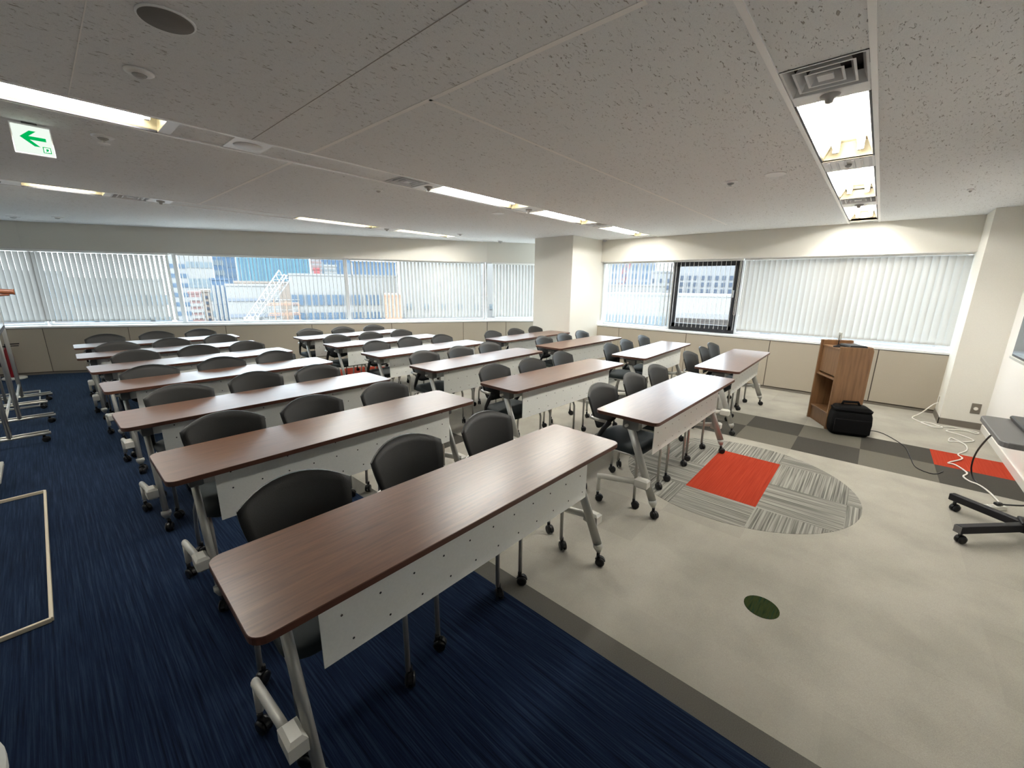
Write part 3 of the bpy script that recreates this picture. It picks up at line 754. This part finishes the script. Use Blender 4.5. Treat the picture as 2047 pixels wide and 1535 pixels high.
MB().lathe([(0.045, 0.9205), (0.045, 0.93), (0.012, 0.94), (0.006, 0.95)], c=(0.20, -0.06, 0), n=16).tube([(0.20, -0.06, 0.945), (0.20, -0.06, 1.06)], 0.005, 8).build('post', 'black_metal', ms)
MB().bbox(0.17, 0.23, -0.066, -0.058, 1.0, 1.085, 0.002).build('holder', 'pale_grey', ms)

bag = empty('equipment_bag', (5.72, 0.035, 0), R(-72), 'black soft equipment bag on the floor in front of the lectern', 'bag')
def soft_box(hx, hy, z0, z1, r, bulge=0.02):
    b = MB(); prof = [(z0, 0.90), (z0+0.03, 1.0), ((z0+z1)/2, 1.0+bulge*2), (z1-0.05, 1.0), (z1-0.012, 0.93), (z1, 0.80)]
    ol = rrect(-hx, hx, -hy, hy, r, 5); m = len(ol); vs = [(p[0]*k, p[1]*k, z) for z, k in prof for p in ol]; fs = []
    for l in range(len(prof)-1):
        for q in range(m): fs.append((l*m+q, l*m+(q+1) % m, (l+1)*m+(q+1) % m, (l+1)*m+q))
    fs += [tuple(range(m-1, -1, -1)), tuple((len(prof)-1)*m+q for q in range(m))]
    return b.add(vs, fs, 0, True)
soft_box(0.175, 0.125, 0.002, 0.27, 0.05).build('body', 'black_soft', bag)
fl = soft_box(0.165, 0.115, 0.262, 0.315, 0.04).build('lid', 'black_soft', bag)
MB().tube([(-0.08, 0.03, 0.31), (-0.07, 0.035, 0.345), (0.06, 0.035, 0.35), (0.08, 0.03, 0.31)], 0.014, 8).build('handle', 'black_soft', bag)
MB().bbox(-0.16, 0.16, -0.14, -0.12, 0.03, 0.19, 0.008).build('pocket', 'black_soft', bag)

# ---------------------------------------------------------------- cords, sockets, power strip
def smooth(P, k=4):
    P = [Vector(p) for p in P]; out = []
    for i in range(len(P)-1):
        a = P[max(i-1, 0)]; b = P[i]; c = P[i+1]; d = P[min(i+2, len(P)-1)]
        for j in range(k):
            t = j/k
            out.append(0.5*((2*b)+(c-a)*t+(2*a-5*b+4*c-d)*t*t+(3*b-a-3*c+d)*t**3))
    out.append(P[-1]); return out
def cord(name, pts, r, mt, label):
    P = [p if len(p) == 3 else (p[0], p[1], r) for p in pts]
    P = smooth(P); P = [Vector((p.x, p.y, max(p.z, r))) for p in P]
    return tag(MB().tube(P, r, 6).build(name, mt), label, 'cord')
cord('extension_cord', [(7.27, -0.772, 0.19), (7.18, -0.72, 0.17), (7.06, -0.62, 0.06), (6.97, -0.55), (6.75, -0.657), (6.66, -0.72), (6.72, -0.80), (6.85, -0.70), (6.82, -0.62), (6.70, -0.70), (6.80, -0.84), (6.80, -0.96), (6.76, -1.08), (6.68, -1.06), (6.74, -1.0), (6.70, -0.90), (6.577, -0.816), (6.50, -0.916), (6.347, -1.005), (6.20, -0.90), (6.29, -0.83), (6.12, -0.80), (6.18, -0.875), (6.09, -0.918), (5.886, -0.904), (5.678, -0.824), (5.552, -0.841), (5.327, -0.728), (5.299, -0.776), (5.13, -0.828), (5.007, -0.792), (4.909, -0.819), (4.861, -0.869), (4.704, -0.913), (4.47, -0.935, 0.015)], 0.0065, 'white_plastic', 'white extension cord coiling over the floor to the power strip')
cord('black_cable', [(5.80, -0.10, 0.02), (5.95, -0.14), (6.0, -0.22), (5.90, -0.316), (5.60, -0.44), (5.242, -0.471), (4.98, -0.50), (4.90, -0.60), (5.033, -0.672)], 0.004, 'black_plastic', 'thin black cable running from the bag across the dark carpet')
cord('monitor_cable', [(4.08, -0.76, 0.655), (4.261, -0.75, 0.585), (4.62, -0.775, 0.40), (4.88, -0.80, 0.236), (5.02, -0.825, 0.09), (5.0, -0.85, 0.01), (4.88, -0.866)], 0.006, 'black_plastic', 'black cable hanging from the monitor stand shelf to the floor')
cord('plug_cable', [(4.40, -0.90, 0.045), (4.36, -0.95, 0.07), (4.20, -1.0, 0.16), (4.02, -1.0, 0.30)], 0.006, 'black_plastic', 'black cable rising from the power strip to the monitor stand')
ps = empty('power_strip', (4.36, -0.86, 0), R(-48), 'white power strip with a black plug near the monitor stand', 'power strip')
MB().bbox(-0.105, 0.105, -0.021, 0.021, 0.0, 0.033, 0.005).build('body', 'white_plastic', ps)
MB().bbox(0.035, 0.075, -0.015, 0.015, 0.033, 0.058, 0.006).build('plug', 'black_plastic', ps)
for k in range(3): MB().bbox(-0.085+0.04*k, -0.06+0.04*k, -0.012, 0.012, 0.0325, 0.0345, 0.0005).build('socket', 'pale_grey', ps)
wp = empty('wall_socket', (PCX, -1.04, 0.24), 0, 'grey wall socket plate low on the front column', 'socket')
MB().bbox(-0.007, 0.0, -0.038, 0.038, -0.06, 0.06, 0.002).build('plate', 'grey_plate', wp); MB().lathe([(0.02, 0.0), (0.018, -0.004)], c=(-0.007, 0, 0), n=16, axis='X').build('outlet', 'white_plastic', wp)
wp = empty('wall_socket', (7.27, PCY, 0.22), 0, 'narrow wall socket on the window side of the front column', 'socket')
MB().bbox(-0.03, 0.03, 0.0, 0.007, -0.06, 0.06, 0.002).build('plate', 'white_plastic', wp); MB().bbox(-0.012, 0.012, 0.006, 0.010, -0.04, 0.045, 0.001).build('outlet', 'grey_plate', wp)

# ---------------------------------------------------------------- monitor on a wheeled stand (right edge)
mon = empty('monitor_stand', (3.93, -0.95, 0), 0, 'black wheeled monitor stand with grey shelf at the right edge', 'monitor stand')
for dx, dy in ((0.235, 0.31), (-0.34, 0.335)):
    d = Vector((dx, dy, 0)); u = d.normalized(); nn = Vector((-u.y, u.x, 0))
    m4 = Matrix((u, nn, Vector((0, 0, 1)))).transposed().to_4x4(); m4.translation = Vector((0, 0.0, 0))
    lg = MB().bbox(-0.02, d.length+0.01, -0.022, 0.022, 0.075, 0.125, 0.004, M=m4).build('leg', 'black_metal', mon)
    MB().bbox(d.length+0.01, d.length+0.013, -0.021, 0.021, 0.077, 0.123, 0.001, M=m4).build('end_cap', 'shelf_grey', lg)
    link_mesh('caster', CASTER, lg, d*0.93, R(40))
MB().bbox(-0.06, 0.06, -0.04, 0.04, 0.07, 0.14, 0.006).build('hub', 'black_metal', mon)
for s in (-1, 1): MB().tube([(s*0.04, 0, 0.12), (s*0.04, 0, 1.75)], 0.018, 10).build('post', 'black_metal', mon)
MB().prism([(-0.30, 0.06), (-0.30, -0.06), (0.39, -0.06), (0.39, 0.27), (-0.10, 0.285), (-0.22, 0.24)][::-1][::-1] if False else rrect(-0.33, 0.385, -0.06, 0.275, 0.05, 4), 0.665, 0.70, 0.004).build('shelf', 'shelf_grey', mon)
tvs = empty('monitor', (3.93, -0.80, 1.08), 0, 'large black flat monitor cut off by the right edge', 'monitor')
MB().bbox(-0.745, 0.745, -0.055, 0.0, 0.0, 0.86, 0.006).build('body', 'black_plastic', tvs)
MB().box(-0.73, 0.73, 0.0, 0.002, 0.035, 0.845).build('screen', 'screen_black', tvs)
MB().bbox(-0.745, 0.745, -0.002, 0.010, 0.0, 0.022, 0.003).build('lower_bezel', 'chrome', tvs)
MB().bbox(-0.2, 0.2, -0.14, -0.055, 0.25, 0.6, 0.004).build('mount', 'black_metal', tvs)
tag(MB().bbox(-0.20, 0.20, -0.05, 0.05, 0.0, 0.03, 0.008).build('media_player', 'black_plastic', None, (4.10, -0.86, 0.70), R(0)), 'flat black device on the monitor stand shelf', 'device')

# ---------------------------------------------------------------- green emergency exit sign
sg = empty('exit_sign', (0.13, 3.80, 2.255), 0, 'lit white sign with a green arrow hanging from the ceiling', 'exit sign')
MB().bbox(-0.079, 0.079, 0.0, 0.03, 0.0, 0.16, 0.003).build('housing', 'plate_white', sg)
MB().box(-0.074, 0.074, -0.0025, 0.0005, 0.006, 0.150).build('lit_face', 'sign_glow', sg)
MB().box(-0.03, 0.03, 0.008, 0.022, 0.16, 0.17).build('hanger', 'bracket_grey', sg)
def flat(name, poly, y, par, mt):
    n = len(poly); vs = [(p[0], y, p[1]) for p in poly]+[(p[0], y-0.0012, p[1]) for p in poly]
    return MB().add(vs, [tuple(range(n)), tuple(range(2*n-1, n-1, -1))]+[(k, (k+1) % n, n+(k+1) % n, n+k) for k in range(n)]).build(name, mt, par)
flat('arrow', [(-0.048, 0.088), (-0.008, 0.125), (0.018, 0.125), (-0.014, 0.096), (0.052, 0.096), (0.052, 0.078), (-0.012, 0.078), (0.024, 0.046), (0.002, 0.046)], -0.0026, sg, 'sign_green')
pg = flat('pictogram_frame', [(0.032, 0.018), (0.064, 0.018), (0.064, 0.050), (0.032, 0.050)], -0.0026, sg, 'sign_green')
flat('pictogram_ground', [(0.036, 0.022), (0.060, 0.022), (0.060, 0.046), (0.036, 0.046)], -0.0040, pg, 'plate_white')
flat('pictogram_figure', [(0.040, 0.022), (0.046, 0.031), (0.042, 0.036), (0.047, 0.041), (0.053, 0.041), (0.057, 0.035), (0.051, 0.031), (0.056, 0.022), (0.049, 0.028)], -0.0053, pg, 'sign_green')

# ---------------------------------------------------------------- left edge: boards, racks, extinguisher
def mobile_board(y, x, length, label):
    o = empty('mobile_whiteboard', (x, y, 0), 0, label, 'whiteboard', 'wheeled boards at the left edge')
    for yy in (0.0, length):
        ft_ = MB().tube([(-0.26, yy, 0.085), (0.26, yy, 0.085)], 0.019, 10, flat=(0.8, 1.0)).tube([(-0.24, yy, 0.108), (0.25, yy, 0.108)], 0.009, 8).build('foot', 'chrome', o)
        for s in (-1, 1): link_mesh('caster', CASTER, ft_, (s*0.22, yy, 0.0), R(60))
        MB().tube([(0, yy, 0.09), (0, yy, 1.88)], 0.019, 10).build('post', 'chrome', o)
    MB().bbox(-0.012, 0.012, 0.03, length-0.03, 1.0, 1.85, 0.003).build('board', 'whiteboard', o)
    MB().bbox(-0.018, 0.018, 0.02, length-0.02, 0.97, 1.0, 0.003).build('board_rail', 'bracket_dark', o)
    MB().tube([(0, 0, 0.25), (0, length, 0.25)], 0.012, 8).build('stretcher', 'chrome', o)
    return o
mobile_board(5.93, -0.405, 1.6, 'nearer chrome-legged wheeled whiteboard at the left edge')
mobile_board(6.72, -0.355, 1.3, 'second chrome-legged wheeled whiteboard behind the nearer one')
def coat_rack(x, y0, y1, wdt, mt, label, rx):
    o = empty('coat_rack', (x, y0, 0), 0, label, 'coat rack', 'coat racks at the left edge')
    l = y1-y0; t = 0.007
    for nm, q in (('base_bar', (-wdt, 0.0, -t, t)), ('base_bar', (-wdt, 0.0, l-t, l+t)), ('base_bar', (-t, t, 0, l)), ('base_bar', (-wdt-t, -wdt+t, 0, l))):
        MB().bbox(q[0], q[1], q[2], q[3], 0.0, 0.022, 0.002).build(nm, mt, o)
    for yy in (0.0, l): MB().tube([(-0.26, yy, 0.02), (-0.26, yy, 1.60), (-0.25, yy, 1.62), (-rx, yy, 1.62)], 0.013, 10).build('post', mt, o)
    MB().tube([(-rx, 0, 1.62), (-rx, l, 1.62)], 0.013, 10).build('rail', mt, o)
    return o
coat_rack(-0.215, 2.66, 4.46, 0.46, 'beige_metal', 'beige rectangular floor frame of a coat rack at the left edge', 0.10)
r2_ = coat_rack(-0.215, 7.70, 8.76, 0.46, 'chrome', 'chrome floor frame of a rack on wheels near the extinguisher', 0.28)
link_mesh('caster', CASTER, r2_, (0.03, -0.04, 0.0), R(60))
hg = empty('coat_hanger', (-0.315, 4.30, 1.485), R(3), 'reddish-brown wooden coat hanger poking in at the left edge', 'hanger')
MB().tube(smooth([(-0.21, 0, -0.06), (-0.12, 0, -0.01), (0, 0, 0.035), (0.14, 0, -0.005), (0.215, 0, -0.012)]), [0.011]*16+[0.013], 8, flat=(1.5, 1)).build('shoulder', 'hanger_wood', hg)
MB().tube([(-0.20, 0, -0.065), (0.19, 0, -0.03)], 0.006, 6).build('trouser_bar', 'hanger_wood', hg)
MB().tube(smooth([(0, 0, 0.035), (0, 0, 0.09), (0.03, 0, 0.12), (0.02, 0, 0.15), (-0.02, 0, 0.15)]), 0.0025, 6).build('hook', 'chrome', hg)

ex = empty('fire_extinguisher', (-0.47, 10.16, 0.03), 0, 'red fire extinguisher on a white stand by the far left wall', 'extinguisher')
MB().lathe([(0.044, 0.0), (0.048, 0.02), (0.048, 0.38), (0.038, 0.43), (0.025, 0.45), (0.022, 0.475)], n=20).build('cylinder', 'red_paint', ex)
MB().bbox(-0.02, 0.02, -0.02, 0.02, 0.47, 0.51, 0.004).bbox(-0.015, 0.14, -0.012, 0.012, 0.515, 0.53, 0.004).bbox(-0.015, 0.13, -0.012, 0.012, 0.485, 0.497, 0.003).build('valve_handle', 'black_metal', ex)
MB().tube(smooth([(-0.02, 0, 0.49), (-0.09, -0.03, 0.47), (-0.105, -0.04, 0.35), (-0.10, -0.05, 0.18)]), 0.009, 8).build('hose', 'black_plastic', ex)
exs = MB().lathe([(0.135, 0.0), (0.135, 0.022), (0.12, 0.03)], n=24).build('extinguisher_base', 'white_plastic', None, (-0.47, 10.16, 0)); tag(exs, 'white round base under the red fire extinguisher', 'base')
bx = empty('equipment_cart', (-0.66, 4.86, 0), 0, 'low grey trolley with black equipment at the left edge', 'trolley')
MB().bbox(-0.25, 0.25, -0.28, 0.2, 0.10, 0.135, 0.006).build('deck', 'pale_grey', bx)
for sx in (-1, 1):
    for sy in (-0.22, 0.14): link_mesh('caster', CASTER, bx, (sx*0.2, sy, 0.028), 0)
spk = soft_box(0.20, 0.17, 0.136, 0.42, 0.04).build('equipment_case', 'black_soft', None, (-0.66, 4.86, 0)); tag(spk, 'black case on the low grey trolley at the left edge', 'case')
dsk = empty('side_table', (-0.62, 0.98, 0), 0, 'pale grey rounded tabletop just entering the bottom left corner', 'table')
MB().prism(rrect(-0.44, 0.44, -0.55, 0.24, 0.17, 8), 0.69, 0.72, 0.006).build('tabletop', 'pale_grey', dsk)
for sx, sy in ((-0.36, -0.45), (0.30, -0.45), (-0.36, 0.12), (0.24, 0.10)): MB().tube([(sx, sy, 0), (sx, sy, 0.69)], 0.02, 10).build('leg', 'leg_silver', dsk)

# ---------------------------------------------------------------- the city outside
mat('b_white', (0.115, 0.114, 0.113), 0.8); mat('b_offwhite', (0.105, 0.107, 0.113), 0.8); mat('b_grey', (0.075, 0.085, 0.105), 0.8)
mat('b_blue', (0.032, 0.056, 0.092), 0.5, spec=0.2); mat('b_cyan', (0.042, 0.098, 0.125), 0.5, spec=0.2); mat('b_brick', (0.10, 0.060, 0.058), 0.85); mat('b_beige', (0.125, 0.103, 0.088), 0.85)
mat('b_red', (0.13, 0.024, 0.026), 0.7); mat('b_orange', (0.16, 0.085, 0.055), 0.8); mat('crane_white', (0.22, 0.22, 0.22), 0.7); mat('b_dark', (0.018, 0.013, 0.011), 0.8)
mat('g_dark', (0.03, 0.04, 0.06), 0.5, spec=0.2); mat('g_blue', (0.036, 0.058, 0.088), 0.5, spec=0.2); mat('g_pale', (0.075, 0.092, 0.105), 0.5, spec=0.2); mat('ground_grey', (0.48, 0.475, 0.46), 0.9)
ZG = -24.0
def ray(px, py):
    v = r2*((px-(W_PX/2))/F_PX)+d2*((py-(H_PX/2))/F_PX)+fw
    return v/math.hypot(v.x, v.y)
def site(px, D, py=600): v = ray(px, py)*D; return v.x, v.y, v.z+CAM_Z
city = MB().box(-400, 600, -300, 700, ZG-1, ZG).build('street_ground', 'ground_grey'); tag(city, 'grey street level far below the windows', kind='structure')
def tower(x0, x1, top, D, mt, label, depth=5, win=None, twist=0.0, bands=None, roof=None):
    """building whose near face spans photo columns x0..x1 at distance D, roof line at row top"""
    xm = (x0+x1)/2; cx, cy, zt = site(xm, D, top)
    a = Vector(site(x0, D)[:2]); c = Vector(site(x1, D)[:2]); w = (c-a).length
    v = ray(xm, 600); az = math.atan2(v.y, v.x)-math.pi/2+R(twist)
    o = empty('building', (cx, cy, ZG), az, label, 'building', 'buildings of the city outside')
    h = zt-ZG
    MB().box(-w/2, w/2, 0, depth, 0, h).build('wall', mt, o)
    e_ = min(0.5, D*0.004); MB().box(-w/2-e_/3, w/2+e_/3, -e_/3, depth+e_/3, h, h+e_).build('roof', roof or mt, o)
    if win:
        cols, rows, ww, wh, gm, ztop, pitch = win
        me = MB().box(-ww/2, ww/2, -0.12, 0.15, -wh, 0).mesh('window', gm)
        for r_ in range(rows):
            zz = zt-ZG-ztop-r_*pitch
            for k in range(cols): link_mesh('window', me, o, ((k+0.5)/cols*w-w/2, 0, zz))
    if bands:
        for z_, hgt, gm in bands: MB().box(-w/2+0.1, w/2-0.1, -0.1, 0.2, zt-ZG-z_-hgt, zt-ZG-z_).build('band', gm, o)
    return o
tower(-60, 130, 545, 90, 'b_offwhite', 'pale block behind the closed blind at far left', win=(10, 5, 1.6, 1.5, 'g_pale', 2, 3.2))
tower(140, 330, 560, 80, 'b_white', 'second pale block behind the closed left blind', win=(10, 5, 1.5, 1.5, 'g_pale', 2, 3.2))
tower(330, 373, 505, 150, 'b_offwhite', 'pale lilac tower left of the silver mullion', win=(7, 14, 0.7, 1.1, 'g_blue', 3, 2.6))
tower(368, 420, 498, 130, 'b_white', 'broad white office tower right of the silver mullion', win=(5, 4, 1.1, 1.4, 'g_pale', 3, 4.0), bands=[(7.6, 1.6, 'g_pale'), (10.4, 0.9, 'g_pale')])
tower(377, 401, 587, 75, 'b_brick', 'pinkish brick apartment block low in the left window', win=(4, 7, 0.38, 0.45, 'b_white', 0.5, 0.85))
tower(403, 419, 584, 88, 'b_beige', 'slim beige apartment block beside the brick one', win=(1, 6, 0.35, 0.45, 'g_dark', 0.6, 0.95))
tower(418, 440, 480, 170, 'b_blue', 'tall blue glass tower, left one of the pair', win=(5, 12, 0.5, 1.6, 'g_pale', 3, 3.2))
tower(441, 466, 484, 160, 'b_blue', 'tall blue-grey glass tower, right one of the pair', win=(5, 12, 0.6, 1.5, 'g_blue', 3, 3.0))
tower(466, 476, 490, 150, 'b_white', 'narrow white stair tower beside the blue pair')
tower(420, 456, 560, 85, 'b_blue', 'lower blue block with white vertical stripes', win=(4, 1, 0.35, 9.0, 'b_white', 0.8, 3))
tower(470, 614, 470, 105, 'b_cyan', 'wide cyan glass office building filling the window top', win=(22, 1, 0.18, 22.0, 'g_blue', 0.5, 2))
tower(452, 558, 572, 58, 'b_white', 'white low building with grey bands behind the crane', bands=[(1.4, 0.30, 'b_grey'), (3.2, 0.4, 'b_grey')])
tower(470, 590, 566, 70, 'b_beige', 'long beige roof edge under the cyan building')
tower(583, 800, 552, 46, 'b_white', 'long white building with two rows of windows beside the dark mullion', win=(17, 2, 0.42, 1.0, 'g_blue', 1.85, 1.75), twist=4)
tower(618, 640, 500, 140, 'b_offwhite', 'white gridded tower above the long white building', win=(5, 9, 0.45, 0.6, 'b_brick', 1, 1.1))
tower(627, 639, 539, 66, 'b_red', 'small red block on the skyline')
tower(640, 700, 518, 150, 'b_blue', 'broad blue skyline block left of the dark mullion', win=(7, 4, 0.5, 5.0, 'g_pale', 1, 6))
tower(648, 672, 533, 95, 'b_white', 'small stepped white block on the skyline', win=(5, 3, 0.25, 0.4, 'g_pale', 0.5, 0.8))
tower(705, 790, 526, 150, 'b_blue', 'blue skyline block right of the dark mullion')
tower(768, 802, 592, 36, 'b_orange', 'orange site hoarding low behind the half-open blind')
tower(800, 1000, 520, 42, 'b_white', 'big white facade behind the half-open blind', win=(6, 2, 0.5, 0.5, 'g_pale', 4.2, 2.2))
tower(990, 1100, 515, 36, 'b_white', 'white facade seen through the narrow gap by the column')
tower(1190, 1225, 520, 60, 'b_white', 'white facade edge at the left of the right-hand view')
tower(1222, 1312, 498, 120, 'b_grey', 'blue-grey office tower left of the black window frame', win=(9, 7, 0.75, 1.3, 'g_blue', 2.0, 2.2))
tower(1302, 1345, 545, 75, 'b_offwhite', 'pale office block left of the black window frame', win=(3, 3, 0.5, 0.6, 'g_dark', 1.0, 1.1))
tower(1346, 1500, 524, 82, 'b_offwhite', 'pale office building seen through the black-framed window', win=(11, 4, 0.55, 0.7, 'g_dark', 2.3, 1.15))
tower(1215, 1330, 572, 48, 'b_white', 'white terrace block with small dark windows', win=(11, 1, 0.35, 0.55, 'g_dark', 0.6, 1))
tower(1190, 1520, 592, 34, 'b_white', 'long low white building across the bottom of the right-hand view', win=(16, 1, 0.55, 0.7, 'g_pale', 1.55, 1), depth=8)
tower(1505, 1700, 520, 80, 'b_offwhite', 'added pale office block, unseen behind the long closed blind, cutting sky light', win=(11, 4, 0.55, 0.7, 'g_dark', 2.3, 1.15))  # unseen block added to dim the long closed blind
tower(1705, 1930, 505, 74, 'b_grey', 'added grey office block, unseen behind the right end of the closed blind, cutting sky light', win=(11, 5, 0.55, 0.7, 'g_dark', 2.3, 1.15))  # also added out of view, holds sky light off the blind
tower(1530, 1960, 585, 34, 'b_white', 'added low white building, unseen behind the long closed blind, cutting sky light', depth=8)  # unseen addition, lowers the daylight reaching the closed blind
tower(1345, 1475, 641, 15, 'b_dark', 'dark brown roof structure just below the black-framed window', depth=3)
# construction crane: lattice boom of white bars
def lattice(name, p, q, w, mt, label, bays):
    p, q = Vector(p), Vector(q); t = (q-p).normalized(); s = t.cross(Vector((0, 0, 1))).normalized(); u = s.cross(t)
    o = empty(name, p, 0, label, 'crane'); 
    cs = [(s*a+u*b)*w for a, b in ((-1, -1), (1, -1), (1, 1), (-1, 1))]
    MB().tube([(0, 0, ZG-p.z), (0, 0, 0.3)], 0.45, 4).build('mast', mt, o)
    for c in cs: MB().tube([c, (q-p)+c], 0.05, 5).build('chord', mt, o)
    for k in range(bays):
        a, b = (q-p)*k/bays, (q-p)*(k+1)/bays
        for i in range(4): MB().tube([a+cs[i], b+cs[(i+1) % 4]], 0.03, 5).build('brace', mt, o)
    return o
lattice('crane_boom', site(500, 42, 640), site(566, 42, 545), 0.35, 'crane_white', 'white lattice crane boom rising over the building site', 10)
lattice('crane_boom', site(513, 43, 640), site(575, 43, 552), 0.30, 'crane_white', 'second white lattice boom close behind the first', 10)
lattice('crane_mast', site(1241, 60, 572), site(1257, 60, 520), 0.35, 'b_red', 'red and white crane mast before the blue-grey tower', 6)
# scaffold of the building site
sf = empty('scaffold', site(572, 40, 640), math.atan2(ray(572, 600).y, ray(572, 600).x)-math.pi/2, 'orange and white scaffold of the building site below the crane', 'scaffold')
for i in range(6):
    MB().tube([(-1.2+0.45*i, 0, -2), (-1.2+0.45*i, 0, 1.9-0.1*i)], 0.04, 5).build('pole', 'b_orange' if i % 2 else 'b_white', sf)
for z in range(6): MB().tube([(-1.3, 0, -0.4+0.42*z), (1.2, 0, -0.4+0.42*z)], 0.035, 5).build('ledger', 'b_white' if z % 2 else 'b_orange', sf)
for z in range(3): MB().box(-1.2, 1.1, 0.0, 0.7, -0.3+0.84*z, -0.24+0.84*z).build('plank', 'b_orange', sf)
